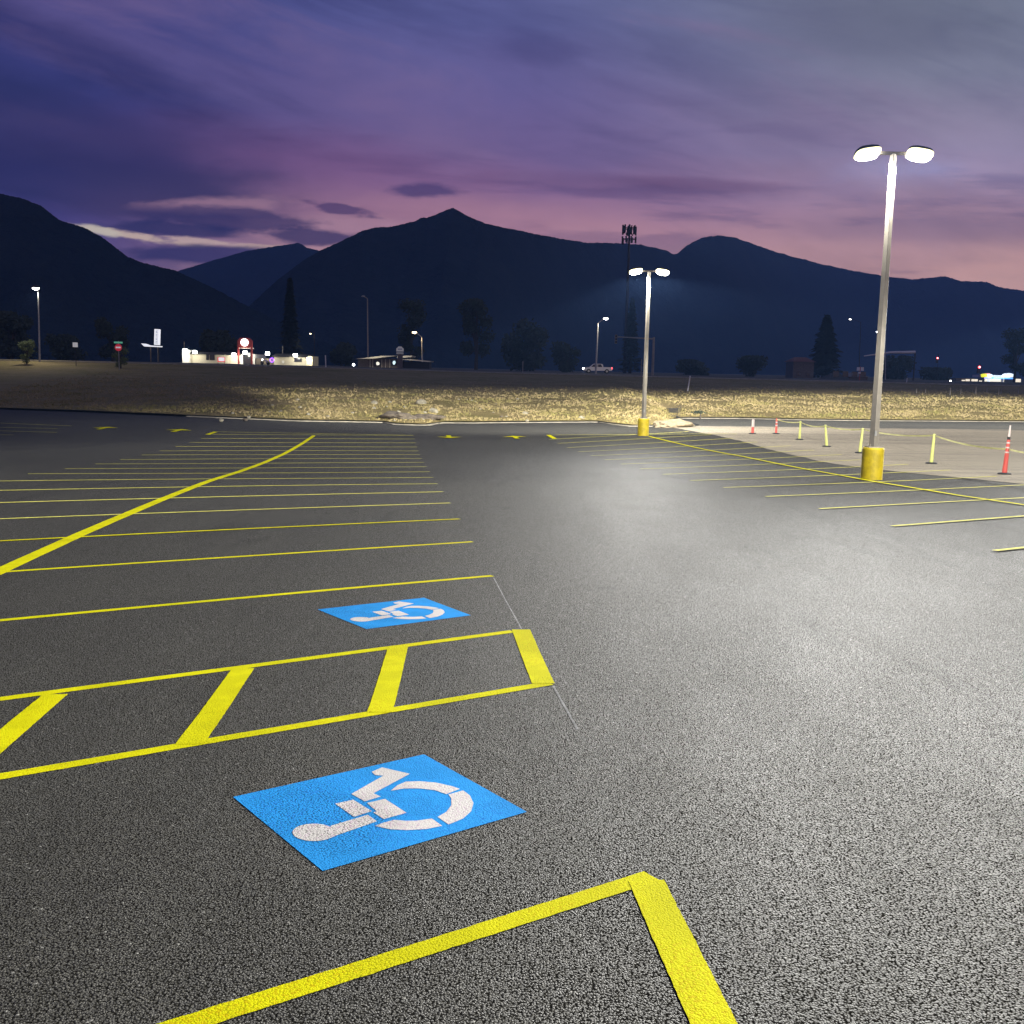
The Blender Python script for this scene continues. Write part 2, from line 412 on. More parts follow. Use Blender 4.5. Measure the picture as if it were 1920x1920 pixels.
def strip(pts, w, h, name, m, zf, dz=0.):    # raised strip following a line on the ground
    mb = MB(); vs = []; n = len(pts)
    for i, (x, y) in enumerate(pts):
        a = Vector(pts[max(i-1,0)]); b = Vector(pts[min(i+1,n-1)]); d = (b-a).normalized(); q = Vector((-d.y, d.x))
        z = zf(x, y)+dz
        for o, zz in ((-w/2, -.25), (-w/2, h-.02), (-w/2+.02, h), (w/2-.02, h), (w/2, h-.02), (w/2, -.25)):
            vs.append((x+q.x*o, y+q.y*o, z+zz))
    fs = [(i*6+k, i*6+(k+1)%6, (i+1)*6+(k+1)%6, (i+1)*6+k) for i in range(n-1) for k in range(6)]
    fs += [tuple(range(6)), tuple((n-1)*6+k for k in reversed(range(6)))]
    mb.add(vs, fs); return mb.build(name, m)
def dense(pts, step=.6):
    out = []
    for a, b in zip(pts, pts[1:]):
        n = max(1, int(math.dist(a, b)/step))
        out += [(a[0]+(b[0]-a[0])*k/n, a[1]+(b[1]-a[1])*k/n) for k in range(n)]
    return out+[pts[-1]]
k1 = [(x, Ye(x)+.12) for x in (-22,-19.7,-14.3,-10.4,-9.1,-8.2,-5.9,-5.4,-1,6.2,6.9,7.8,10.2)]
struct(strip(dense(k1), .34, .06, 'kerb', M['kerb'], HL))
k2 = [(x, Ye(x)+.12) for x in (13.3,19,24,28.5,46,60,95)]
struct(strip(dense(k2), .34, .07, 'kerb', M['kerb'], HL))
struct(strip(dense([(x, YT-.6) for x in (-120,-60,-20,0,20,45,62)], 2), 1.6, .03, 'road_shoulder', mat('gravel_shoulder', (.34,.31,.25), .95, var=.25, vscale=2), HF))
# highway on the top of the bank and the street behind it
def sheet(name, x0, x1, y0, y1, dz, m, nx_=60):
    vs = []; fs = []
    for i in range(nx_+1):
        x = x0+(x1-x0)*i/nx_; xc = max(-94, min(109, x))
        for y in (y0, y1): vs.append((x, y, HF(xc, y)+dz))
    fs = [(i*2, i*2+2, i*2+3, i*2+1) for i in range(nx_)]
    return struct(flat(name, vs, fs, m))
roadm = mat('road_asphalt', (.045,.045,.047), .8, var=.2)
sheet('highway_road', -300, 300, 133, 145, .03, roadm)
sheet('street', -300, 400, 194, 216, .03, roadm)

# ------------------------------------------------------------------ painted markings
def ribbon_mb(mb, a, b, w, dz, step=.25, ext=0.):
    a = Vector(a); b = Vector(b); d = (b-a).normalized(); a = a-d*ext; b = b+d*ext; L = (b-a).length; n = max(1, int(L/step)); q = Vector((-d.y, d.x))
    vs = []
    if min(a.y, b.y) < 14: n = max(n, int(min(L, 9)/.03))
    for i in range(n+1):
        p = a+(b-a)*i/n
        jig = .006*noise.noise(Vector((p.x*.8, p.y*.8, 2)))
        e1 = .0035*noise.noise(Vector((p.x*21, p.y*21, 5)))+.002*noise.noise(Vector((p.x*60, p.y*60, 5)))
        e2 = .0035*noise.noise(Vector((p.x*21, p.y*21, 8)))+.002*noise.noise(Vector((p.x*60, p.y*60, 8)))
        for o in (-w/2+jig+e1, w/2+jig+e2): vs.append((p.x+q.x*o, p.y+q.y*o, HL(p.x+q.x*o, p.y+q.y*o)+dz))
    mb.add(vs, [(i*2, i*2+2, i*2+3, i*2+1) for i in range(n)])
def ribbon(name, a, b, w, dz, m, parent=None, ext=0.):
    mb = MB(); ribbon_mb(mb, a, b, w, dz, ext=ext)
    return flat(name, mb.v, mb.f, m, parent)
def polysheet(name, poly, dz, m, parent=None):
    bm = bmesh.new(); vv = [bm.verts.new((x, y, HL(x, y)+dz)) for x, y in poly]; f = bm.faces.new(vv)
    if f.normal.z < 0 or sum((poly[i][0]*poly[(i+1)%len(poly)][1]-poly[(i+1)%len(poly)][0]*poly[i][1]) for i in range(len(poly))) < 0: bmesh.ops.reverse_faces(bm, faces=[f])
    me = bpy.data.meshes.new(name); bm.to_mesh(me); bm.free(); me.materials.append(m)
    o = bpy.data.objects.new(name, me); C.objects.link(o)
    if parent: o.parent = parent
    return o
ORD = ['first','second','third','fourth','fifth','sixth','seventh','eighth','ninth','tenth','eleventh','twelfth','thirteenth','fourteenth','fifteenth','sixteenth','seventeenth']
ph = math.radians(33.3); cph, sph = math.cos(ph), math.sin(ph)
LL = 12.0
for n in range(17):
    R = (-.22-.1144*3.115*n, 12.12+3.115*.993*n)
    Lp = (R[0]-LL*cph, R[1]-LL*sph)
    o = ribbon('stall_line', R, Lp, .1 if n < 4 else .13, .003 if n < 2 else .008, M['yellow'] if n < 3 else M['yellow_thin'])
    tag(o, f'thin yellow stall line of the long bay, {ORD[n]} one beyond the hatched aisle', 'stall line', 'stall lines of the long bay')
cpts = [(-5.25-.1144*3.115*n, 8.83+3.115*.993*n) for n in (0, 17.2)]
cpts = [(-5.85, 11.5), (-6.34,15.1), (-7.03,20.9), (-7.73,26.7), (-8.95,37.8), (-10.3,50.0), (-11.05,57.6)]
mb = MB()
for a, b in zip(cpts, cpts[1:]): ribbon_mb(mb, a, b, .2, .012, ext=.01)
tag(flat('centre_line', mb.v, mb.f, M['yellow']), 'long thick yellow line running lengthwise through the middle of the long bay', 'painted line')
a, b = G(405, 810), G(775, 816.5)
t = thing('end_island_outline', 'thin yellow outline closing the far tip of the long bay', 'painted outline')
ribbon('border_line', a, b, .1, .016, M['yellow_thin'], t); ribbon('short_bar', G(405,810), G(389,815.5), .25, .02, M['yellow'], t)
# hatched access aisle
t = thing('hatched_access_aisle', 'yellow outlined access aisle with diagonal hatching between the two blue symbol stalls', 'hatched aisle')
A1, A0 = (.03, 9.07), (.30, 7.33)
du = Vector((math.cos(math.radians(34.2)), math.sin(math.radians(34.2))))
def along(p, s): return (p[0]-du.x*s, p[1]-du.y*s)
ribbon('border_line', A0, along(A0, 12), .1, .0025, M['yellow'], t)
ribbon('border_line', A1, along(A1, 12), .1, .0025, M['yellow'], t)
ribbon('end_bar', G(1018,1281), G(977,1182), .165, .0045, M['yellow'], t, ext=.02)
for p, q in (((712,1336),(747,1214)), ((355,1396),(457,1254))):
    ribbon('diagonal_stripe', G(*p), G(*q), .165, .0045, M['yellow'], t, ext=0.)
g1 = Vector(G(712,1336)); g2 = Vector(G(355,1396)); st = g2-g1; h1 = Vector(G(747,1214)); h2 = Vector(G(457,1254)); sh = h2-h1
for k in (2, 3, 4): ribbon('diagonal_stripe', tuple(g1+st*k), tuple(h1+sh*k), .165, .0045, M['yellow'], t)
# nearest stall corner
t = thing('stall_corner_outline', 'broad yellow painted corner in the near foreground, thin arm meeting a wide bar', 'painted outline')
c0 = G(1215, 1650)
ribbon('border_line', G(1222,1643), along(G(1222,1643), 6), .1, .0025, M['yellow'], t)
dd = (Vector(G(1330,1905))-Vector(G(1212,1652))).normalized(); c1 = Vector(G(1212,1652))
ribbon('end_bar', tuple(c1), tuple(c1+dd*2.2), .155, .0045, M['yellow'], t)
# second row nearer the camera, continues out of the frame
# right bay
NRt = [('R', 13.2)]*14
ends = {0:13,1:13,2:12.9,3:12.47,4:12.7,5:12.7,6:12.0,7:12.8,8:12.8,9:12.9,10:12,11:11.6,12:11.2,13:10.6}
for n in range(-1, 14):
    A = (6.69-.1144*3.15*n, 18.1+3.15*.993*n); s = ends.get(n, 13)
    B = (A[0]+s*cph, A[1]+s*sph)
    o = ribbon('stall_line', A, B, .1, .02, M['yellow_thin'])
    tag(o, f'thin pale yellow stall line of the lamp post bay, {ORD[n+1]} counted from the near end', 'stall line', 'stall lines of the lamp post bay')
mb = MB(); cp = [(8.12,59.4),(9.6,50),(10.6,40.),(10.98,30.2),(11.3,24.5),(13.0,14.)]
cp = [(8.05,60.6),(10.98,31.),(13.5,12.)]
cp = [(7.9,60.7),(8.6,56.),(10.1,45.5),(10.78,33.8),(10.85,30.8),(11.1,25.7),(11.5,22.),(13.2,8.)]
for a, b in zip(cp, cp[1:]): ribbon_mb(mb, a, b, .14, .026, ext=.01)
tag(flat('centre_line', mb.v, mb.f, M['yellow']), 'thick yellow line joining the two yellow lamp post bases', 'painted line')
t = thing('end_island_outline', 'thin yellow outline closing the far tip of the lamp post bay', 'painted outline')
a = G(1028,816.5)
ribbon('border_line', a, (a[0]+11.3, a[1]+.1), .1, .03, M['yellow_thin'], t)
ribbon('short_bar', a, G(1040,823.5), .25, .034, M['yellow'], t)
# faint lines of a farther bay at the far side
for k, (p, q) in enumerate((((-60,791),(135,799)), ((-60,800),(108,804)), ((-60,806.5),(107,811)), ((-60,814),(26,816)))):
    tag(ribbon('stall_line', G(*p), G(*q), .1, .012, M['yellow_thin']), f'faint yellow stall line of the dim bay beside the dark field, {ORD[k]} from the back', 'stall line', 'stall lines of the dim far bay')
# arrows
def arrow(px, py, ln, flip, label):
    x, y = G(px, py); c, s = (-.1152, .9933)
    f = 1 if flip else -1
    loc = [(-.12,-ln/2),(.12,-ln/2),(.12,ln*.1),(.62,ln*.1),(0,ln/2),(-.62,ln*.1),(-.12,ln*.1)]
    loc = [(u*1.15, v*f*.7) for u, v in loc]
    wpt = [(x+u*s+v*c, y-u*c+v*s) for u, v in loc]
    tag(polysheet('direction_arrow', wpt, .03, M['yellow']), label, 'road arrow', 'yellow arrows at the far end of the lanes')
arrow(195, 803.5, 3.2, True, 'small yellow road arrow, the one farthest from the lamp posts')
arrow(333, 808, 3.6, True, 'yellow road arrow beside the far tip of the long bay, second from the dark field')
arrow(842, 819.5, 3.2, False, 'yellow road arrow just beyond the end of the long bay, in the central lane')
arrow(966, 820.5, 3.2, True, 'yellow road arrow in the central lane beside the lamp post bay tip')
# chalk layout line
for a, b in (((925,1083),(978,1180)), ((1037,1286),(1083,1368))):
    tag(ribbon('chalk_line', G(*a), G(*b), .012 if a[0] < 1000 else .016, .002, M['chalk']),
        'thin white chalk layout line from the first stall line to the aisle corner' if a[0] < 1000 else 'faint broken white chalk mark running on from the aisle corner', 'chalk line')

# wheelchair symbols
zc = lambda x, y: (420+x/3.254, 1390+y/3.254)
SQ = [G(437,1495), G(795,1415), G(988,1523), G(605,1634)]
O = Vector(SQ[0]); U = (Vector(SQ[1])-O); W = (Vector(SQ[3])-O)
PIECES = [[(902,190),(965,163),(1140,202),(918,321),(964,341),(866,370),(781,325),(977,213),(926,210)],
          [(683,385),(793,360),(910,430),(800,465)],
          [(880,380),(990,355),(1126,440),(985,478),(920,438),(942,431),(888,388)],
          [(1025,305),(1065,272),(1115,250),(1200,247),(1300,255),(1400,276),(1455,294),(1372,326),(1300,302),(1200,291),(1110,291),(1060,300)],
          [(1385,328),(1475,303),(1518,333),(1543,380),(1530,430),(1480,475),(1390,511),(1320,465),(1375,434),(1405,393),(1403,352)],
          [(930,520),(985,500),(1050,483),(1120,489),(1190,488),(1285,475),(1350,520),(1250,539),(1130,546),(1020,540)]]
head = []
for k in range(26):
    a = math.radians(-22-k*(360-52)/25)-.05
    head.append((552+133*math.cos(a), 560+53*math.sin(a)))
PIECES.append([(885,452),(942,492),(700,575)]+[p for p in reversed(head)][1:-1]+[(655,520)])
def solve(p):
    d = Vector(p)-O; det = U.x*W.y-U.y*W.x
    return ((d.x*W.y-d.y*W.x)/det, (U.x*d.y-U.y*d.x)/det)
LOC = [[solve(G(*zc(*p))) for p in pc] for pc in PIECES]
def symbol(sq, label):
    t = thing('accessible_parking_symbol', label, 'parking symbol', group='blue wheelchair symbols')
    o, u, w = Vector(sq[0]), Vector(sq[1])-Vector(sq[0]), Vector(sq[3])-Vector(sq[0]); s2 = Vector(sq[2])-Vector(sq[1])
    polysheet('blue_panel', sq, .0025, M['blue'], t)
    for pc in LOC:
        pts = []
        for a, b in pc:
            p = o+u*a+(w*(1-a)+s2*a)*b
            pts.append((p.x, p.y))
        polysheet('wheelchair_figure', pts, .0042, M['white'], t)
symbol(SQ, 'large blue square with white wheelchair figure, the nearer of the two on the asphalt')
symbol([G(595,1143), G(795,1121), G(883,1154), G(687,1180)], 'blue square with white wheelchair figure beyond the hatched aisle')

# ------------------------------------------------------------------ parking lot lamp posts
HEADW = 2080.
def parking_lamp(x, y, label, h=9.15, e=HEADW, yaw=0., wing=2.1, base=.05, boost=0.):
    z = HL(x, y)
    t = thing('parking_lot_lamp', label, 'lamp post', (x, y, z), yaw, 'twin head parking lot lamp posts')
    MB().lathe([(.325,-.1),(.33,.95),(.315,1.0),(.3,1.005)], n=32).build('concrete_base', M['yconc'], t, smooth=False)
    b = MB(); b.box((0,0,1.02), (.42,.42,.03))
    for sx in (-1,1):
        for sy in (-1,1): b.lathe([(.02,0),(.02,.09)], (sx*.16, sy*.16, 1.03), 8)
    b.build('base_plate', M['pole'], t)
    top = h
    MB().box((-.0,-.115,1.45), (.09,.02,.16), rz=.55).build('access_cover', M['galv'], t)
    MB().box((0,0,(1.03+top)/2), (.2,.2,top-1.03), rz=.55, taper=.72).build('pole', M['pole'], t, bevel=.01)
    MB().box((0,0,top+.02), (1.0,.09,.09)).build('cross_arm', M['pole'], t)
    for s in (-1, 1):
        # a rounded floodlight head tilted towards the lane
        Rm = Matrix.Rotation(math.radians(-22), 4, 'X') @ Matrix.Rotation(math.radians(s*10), 4, 'Y')
        n = 28; ring = []
        def oval(rx, ry, zz):
            out = []
            for k in range(n):
                a = 2*PI*k/n; e_ = .62
                cx = math.copysign(abs(math.cos(a))**e_, math.cos(a))*rx; cy = math.copysign(abs(math.sin(a))**e_, math.sin(a))*ry
                out.append(Rm @ Vector((cx, cy, zz))+Vector((s*.78, 0, top+.02)))
            return out
        def shell(levels):
            vs = []; fs = []
            for rx, ry, zz in levels: vs += oval(rx, ry, zz)
            for i in range(len(levels)-1):
                for k in range(n): fs.append((i*n+k, i*n+(k+1)%n, (i+1)*n+(k+1)%n, (i+1)*n+k))
            fs += [tuple(reversed(range(n))), tuple(range((len(levels)-1)*n, len(levels)*n))]
            return MB().add(vs, fs)
        hd = shell([(.36,.27,-.04),(.38,.29,.0),(.36,.27,.08),(.24,.17,.16),(.1,.08,.19)]).build('lamp_head', M['dark'], t, smooth=False)
        shell([(.2,.15,-.16),(.3,.22,-.13),(.375,.285,-.045)]).build('lens', M['lens'], hd)
        shell([(.385,.295,-.05),(.39,.3,-.01)]).build('lens_rim', M['lens_rim'], hd)
        light('SPOT', hd, (s*.78, -.0, top-.34), e, (1,.985,.93), (0, 0, 0), .22, 176, 0., wing, base, boost)
    return t
parking_lamp(7.66, 61.6, 'tall twin head lamp post on a yellow base near the dry field', 9.5, HEADW*1.35, 0., 1.1, .13, 2.6)
parking_lamp(11.2, 32.35, 'tallest twin head lamp post on a yellow base beside the row of yellow delineators', 9.8)
parking_lamp(15.4, -2.0, 'twin head lamp post standing behind the camera in the same row', 10.1, HEADW*1.1, 0., 2.1, .05, .35)

parking_lamp(45, 68, 'twin head lamp post farther along the field, beyond the banded delineator', 10.1, HEADW*1.1, 0., 2.1, .05, 1.2)
# ------------------------------------------------------------------ delineator posts, tape
def delineator(px, py, hpx, label, kind, lean=0.):
    x, y = G(px, py); z = HL(x, y)+.012; h = hpx*y/F
    t = thing('delineator_post', label, 'delineator post', (x, y, z), 0, 'delineator posts along the pavement edge')
    MB().lathe([(.22,0),(.225,.02),(.2,.05),(.09,.065)], n=18).build('rubber_base', M['black'], t)
    top = Vector((lean*h, 0, h))
    def seg(a, b, r0, r1, m, nm): MB().tube([top*a+Vector((0,0,.05*(1-a))), top*b+Vector((0,0,.05*(1-b)))], [r0, r1], 14).build(nm, m, t)
    if kind == 'yellow':
        seg(0, .9, .07, .048, M['dyel'], 'post'); seg(.9, .96, .05, .035, M['dyel'], 'neck'); seg(.96, 1., .055, .045, M['dyel'], 'grab_knob')
    elif kind == 'red':
        seg(0, .92, .07, .048, M['dred'], 'post'); seg(.92, 1., .055, .04, M['dred'], 'grab_knob'); seg(.48, .56, .064, .062, M['dwhite'], 'reflective_band'); seg(.7, .77, .06, .058, M['dwhite'], 'reflective_band')
    elif kind == 'whitered':
        seg(0, .45, .085, .075, M['dred'], 'post'); seg(.45, 1., .085, .08, M['dwhite'], 'upper_sleeve')
    else:
        seg(0, .7, .085, .052, M['dred'], 'post')
        for a in (.42, .52, .62): seg(a, a+.03, .089-.046*a, .087-.046*a, M['dwhite'], 'reflective_band')
        seg(.7, .76, .05, .05, M['black'], 'clamp'); seg(.76, 1., .04, .025, M['dwhite'], 'tip')
    return (x+lean*h, y, z+h)
D = [delineator(1411,814,27,'white over red delineator post standing farthest along the tape', 'whitered'),
     delineator(1455,814,29,'orange red delineator post with black base where the tape begins', 'red'),
     delineator(1499,825,35,'yellow delineator post next to the orange red post', 'yellow'),
     delineator(1550,838,41,'yellow delineator post tilting strongly sideways', 'yellow', -.12),
     delineator(1612,850,47,'yellow delineator post tucked beside the big lamp post base', 'yellow', .06),
     delineator(1746,870,56,'yellow delineator post alone between the lamp post and the banded post', 'yellow', .03),
     delineator(1883,890,92,'tall orange red delineator post with white bands, nearest to the camera', 'tall', .04)]
mb = MB(); pts = [Vector(p) for p in D[1:]]; pts[-1].z -= .75; pts.append(at(1990, 846, 31))
out = []
for a, b in zip(pts, pts[1:]):
    for k in range(10):
        q = k/10; p = a+(b-a)*q; p.z -= .12*4*q*(1-q)*(1 if (b-a).length > 5 else .7)+.06; out.append(p)
out.append(pts[-1])
vs = []
for i, p in enumerate(out):
    tw = .5+.5*math.sin(i*.7); w = .03
    vs += [(p.x-.012*tw, p.y, p.z+w), (p.x+.012*tw, p.y, p.z-w), (p.x+.012*tw+.004, p.y+.004, p.z-w), (p.x-.012*tw+.004, p.y+.004, p.z+w)]
fs = [(i*4+k, i*4+(k+1)%4, (i+1)*4+(k+1)%4, (i+1)*4+k) for i in range(len(out)-1) for k in range(4)]
tag(MB().add(vs, fs).build('caution_tape', M['tape']), 'thin pale yellow tape strung from post to post along the delineators', 'tape')

# ------------------------------------------------------------------ field things
def blob(r, seed, sq=(1,1,.7), sub=2):
    bm = bmesh.new(); bmesh.ops.create_icosphere(bm, subdivisions=sub, radius=1)
    for v in bm.verts:
        k = 1+.38*noise.noise(v.co*1.3+Vector((seed,seed*2,0)))+.12*noise.noise(v.co*4+Vector((seed,0,3)))
        v.co = Vector((v.co.x*sq[0], v.co.y*sq[1], v.co.z*sq[2]))*k*r
    mb = MB(); mb.add([v.co for v in bm.verts], [[v.index for v in f.verts] for f in bm.faces]); bm.free(); return mb
def rock(px, py, r, label, m, seed, group='loose field stones'):
    x, y = GF(px, py); tag(blob(r, seed).build('rock', m, loc=(x, y, HF(x, y)+r*.15)), label, 'rock', group)
rock(790, 757, .42, 'largest pale boulder on the grassy bank', M['rock'], 1)
rock(813, 773, .36, 'round pale boulder low on the bank beside the brown soil heap', M['rock'], 2)
rock(702, 757, .3, 'pale stone on the bank above the brown soil heap, apart from the boulders', M['rock'], 3)
rock(985, 776, .24, 'small whitish stone by itself above the straight kerb', M['rock'], 4)
rock(1090, 785, .24, 'low white stone between the kerb bend and the central lane', M['rock'], 5)
rs = random.Random(3)
for k in range(40):
    px = rs.choice([rs.uniform(700,900), rs.uniform(690,800), rs.uniform(860,1000), rs.uniform(400,700)]); py = rs.uniform(748, 790)
    rock(px, py, rs.uniform(.06,.17), 'small loose stone scattered in the dry grass bank', M['rock'] if rs.random() < .7 else M['rockd'], k+10)
x, y = GF(745, 783); tag(blob(1.25, 33, (1,.8,.3), 4).build('soil_heap', M['rockd'], loc=(x, y, HF(x,y)+.05)), 'low heap of brown soil on the bank near the kerb notch', 'soil heap')
x, y = GF(800, 783); tag(blob(.95, 37, (1.2,.8,.28), 4).build('soil_heap', M['rockd'], loc=(x, y, HF(x,y)+.0)), 'reddish brown heap of soil below the round pale boulder', 'soil heap')
x, y = G(1262, 802); tag(blob(1.0, 40, (1.3,.8,.4), 4).build('sand_heap', M['sand'], loc=(x, y+.8, HL(x,y)+.1)), 'pale sand heap at the end of the curved kerb', 'sand heap')
x, y = G(1288, 798); tag(blob(.55, 42, (1.5,.8,.3), 3).build('asphalt_heap', M['black'], loc=(x, y, HL(x,y)+.05)), 'small black heap of loose asphalt beside the sand heap', 'asphalt heap')
# shopping cart
x, y = G(1264, 788); z = HL(x, y)+.15
t = thing('shopping_cart', 'dark empty shopping cart left by the sand heap', 'shopping cart', (x, y+.6, z), .2)
b = MB()
for i in range(7):
    k = i/6; zz = .42+.32*k; wx = .36+.08*k
    b.tube([(-wx,-.24,zz),(wx,-.27,zz),(wx,.27,zz),(-wx,.24,zz),(-wx,-.24,zz)], .011, 5)
for i in range(9):
    xx = -.36+.09*i
    for s in (-1,1): b.tube([(xx,.24*s,.42),(xx*1.2,.27*s,.74)], .009, 4)
    b.tube([(xx,-.24,.42),(xx,.24,.42)], .009, 4)
b.build('basket', M['dark'], t)
MB().tube([(.44,-.27,.74),(.52,-.27,.95),(.52,.27,.95),(.44,.27,.74)], .02, 6).build('handle', M['dark'], t)
fr = MB()
for s in (-1,1): fr.tube([(.44,.25*s,.74),(.42,.25*s,.16),(-.4,.2*s,.14)], .018, 6); 
fr.tube([(-.4,-.2,.14),(-.4,.2,.14)], .018, 6); fr.build('frame', M['dark'], t)
for sx in (-.38,.4):
    for s in (-1,1): MB().tube([(sx,.2*s-.02,.06),(sx,.2*s+.02,.06)], .06, 12).build('wheel', M['black'], t)
# wind-bent weed
x, y = GF(1313, 784); z = HF(x, y)
t = thing('bent_weed', 'small dark leafy weed bent sideways at the field edge beside the shopping cart', 'weed', (x, y, z))
MB().tube([(0,0,-.05),(.02,0,.25),(-.06,0,.45)], [.07,.05,.03], 6).build('stem', M['bark'], t)
def leafcloud(mb, n, fn, size, rng):
    for _ in range(n):
        c = Vector(fn()); a = Vector((rng.gauss(0,1), rng.gauss(0,1), rng.gauss(0,1))).normalized(); b = a.orthogonal().normalized()
        s = size*rng.uniform(.5,1.3); b = b*s*.55; a = a*s
        o = len(mb.v); mb.v += [tuple(c-a), tuple(c+b), tuple(c+a), tuple(c-b)]; mb.f.append((o,o+1,o+2,o+3)); mb.mi.append(0)
rw = random.Random(5); b = MB()
leafcloud(b, 120, lambda: (rw.gauss(-.15,.26), rw.gauss(0,.12), .5+rw.gauss(0,.07)), .09, rw); b.build('foliage', M['leaf'], t)
# leaning white stake and fence stakes
def stake(px, py, hpx, lean, label, w=.05, m='whitep', Y=None, name='survey_stake', cat='stake', group=None):
    if Y: p = at(px, py, Y); x, y = p.x, Y; z = HF(x, y)
    else: x, y = GF(px, py); z = HF(x, y)
    h = hpx*y/F
    tag(MB().tube([(0,0,-.1),(lean*h,0,h)], w, 8).build(name, M[m], loc=(x, y, z)), label, cat, group)
stake(1289, 733, 28, .14, 'white stake leaning in the dim field above the shopping cart', .07)
for k, (px, top, by, l) in enumerate(((1718,729,737,'apart from the others'),(1735,730,737,''),(1781,727,741,''),(1801,729,739,''),(1829,725,738,''),(1850,728,737,''),(1872,727,740,''),(1877,730,737,''),(1909,727,738,''))):
    stake(px, by, by-top, .02, f'short pale wooden fence stake at the field crest, {ORD[k]} counted from the big lamp post', .05 if px != 1829 else .09, 'wood', None, 'fence_stake', 'fence stake', 'short stakes along the field crest')

# grass
gr = random.Random(11); mb = MB()
def tuft(x, y, s, n):
    z = HF(x, y)-.02
    for _ in range(n):
        a = gr.uniform(0, 2*PI); w = gr.uniform(.012,.03)*s*3; h = gr.uniform(.12,.3)*s; l = gr.uniform(.05,.2)*s
        px, py = x+gr.gauss(0,.08)*s, y+gr.gauss(0,.08)*s; dx, dy = math.cos(a), math.sin(a); b = gr.uniform(0, 2*PI)
        wx, wy = math.cos(b)*w, math.sin(b)*w
        o = len(mb.v); mb.v += [(px-wx,py-wy,z),(px+wx,py+wy,z),(px+dx*l,py+dy*l,z+h)]; mb.f.append((o,o+1,o+2)); mb.mi.append(0)
n = 0
while n < 40000:
    x = gr.uniform(-46, 58); y = Ye(x)+.35+abs(gr.gauss(0, 1))*15
    if y > 126: continue
    d = noise.noise(Vector((x*.25, y*.35, 9)))+.35*noise.noise(Vector((x*.9, y*.9, 2)))
    if d < gr.uniform(-.5, .25): n += 1; continue
    tuft(x, y, gr.uniform(.22,.7), 5); n += 1
gm = bpy.data.materials.new('grass_blade'); gm.use_nodes = True; tt = NT(gm.node_tree)
pos = tt.n('ShaderNodeNewGeometry').outputs['Position']
c = tt.ramp(tt.math('ADD', tt.math('MULTIPLY', tt.noise(pos, .22, 4., .6), .55), tt.math('MULTIPLY', tt.noise(pos, 3., 3.), .45)),
            [(.34,(.17,.17,.045,1)),(.42,(.27,.23,.08,1)),(.5,(.34,.27,.12,1)),(.62,(.4,.315,.17,1))])
p = tt.n('ShaderNodeBsdfPrincipled', {'Base Color': c, 'Roughness': .8, 'Specular IOR Level': .15}); gm.node_tree.links.new(p.outputs[0], tt.n('ShaderNodeOutputMaterial').inputs[0])
g = flat('grass', mb.v, mb.f, gm); struct(g, 'stuff'); g['label'] = 'dry tan and green grass over the bank behind the lot'

# ------------------------------------------------------------------ trees
def conifer(t, h, w, rng, m='needle'):
    MB().tube([(0,0,-.3),(0,0,h*.5),(0,0,h*.97)], [w*.07,w*.04,.02], 7).build('trunk', M['bark'], t)
    b = MB(); n = int(1800+h*90)
    for _ in range(n):
        k = rng.random()**.75; z = h*(.06+.94*k); lay = .82+.14*math.sin(z*4.1+2*noise.noise(Vector((z*.6, w, 0))))+.2*noise.noise(Vector((z*1.1, h, 3)))
        r = w/2*(1-k)**.85*lay*rng.uniform(.35,1.08)+.05; a = rng.uniform(0,2*PI)
        r *= 1+.2*noise.noise(Vector((math.cos(a),math.sin(a),z*.5)))
        c = Vector((r*math.cos(a), r*math.sin(a), z-r*.25)); d = Vector((math.cos(a),math.sin(a),-.35))*w*.085*rng.uniform(.6,1.3); q = Vector((-math.sin(a),math.cos(a),rng.uniform(-.5,.5)))*w*.04
        o = len(b.v); b.v += [tuple(c-d), tuple(c+q), tuple(c+d), tuple(c-q)]; b.f.append((o,o+1,o+2,o+3)); b.mi.append(0)
    b.build('crown', M[m], t)
def broadleaf(t, h, w, rng, m='leaf', n=4200):
    tr = MB(); tr.tube([(0,0,-.3),(.02*w,0,h*.3),(0,.02*w,h*.55)], [w*.05,w*.035,w*.02], 7)
    cl = []
    for i in range(15):
        a = rng.uniform(0,2*PI); r = w*.33*rng.random()**.5; z = h*rng.uniform(.12,.85)
        e = (r*math.cos(a), r*math.sin(a), z); cl.append((e, w*rng.uniform(.14,.25)))
        tr.tube([(0,0,h*rng.uniform(.2,.35)), (e[0]*.5,e[1]*.5,z*.8), e], [w*.022,w*.014,.01], 5)
    tr.build('trunk', M['bark'], t)
    b = MB()
    def f():
        e, R = rng.choice(cl); v = Vector((rng.gauss(0,1),rng.gauss(0,1),rng.gauss(0,1))).normalized()*R*rng.uniform(.3,1.1)
        return (e[0]+v.x, e[1]+v.y, min(h, e[2]+v.z*.85))
    leafcloud(b, n, f, w*.045, rng); b.build('crown', M[m], t)
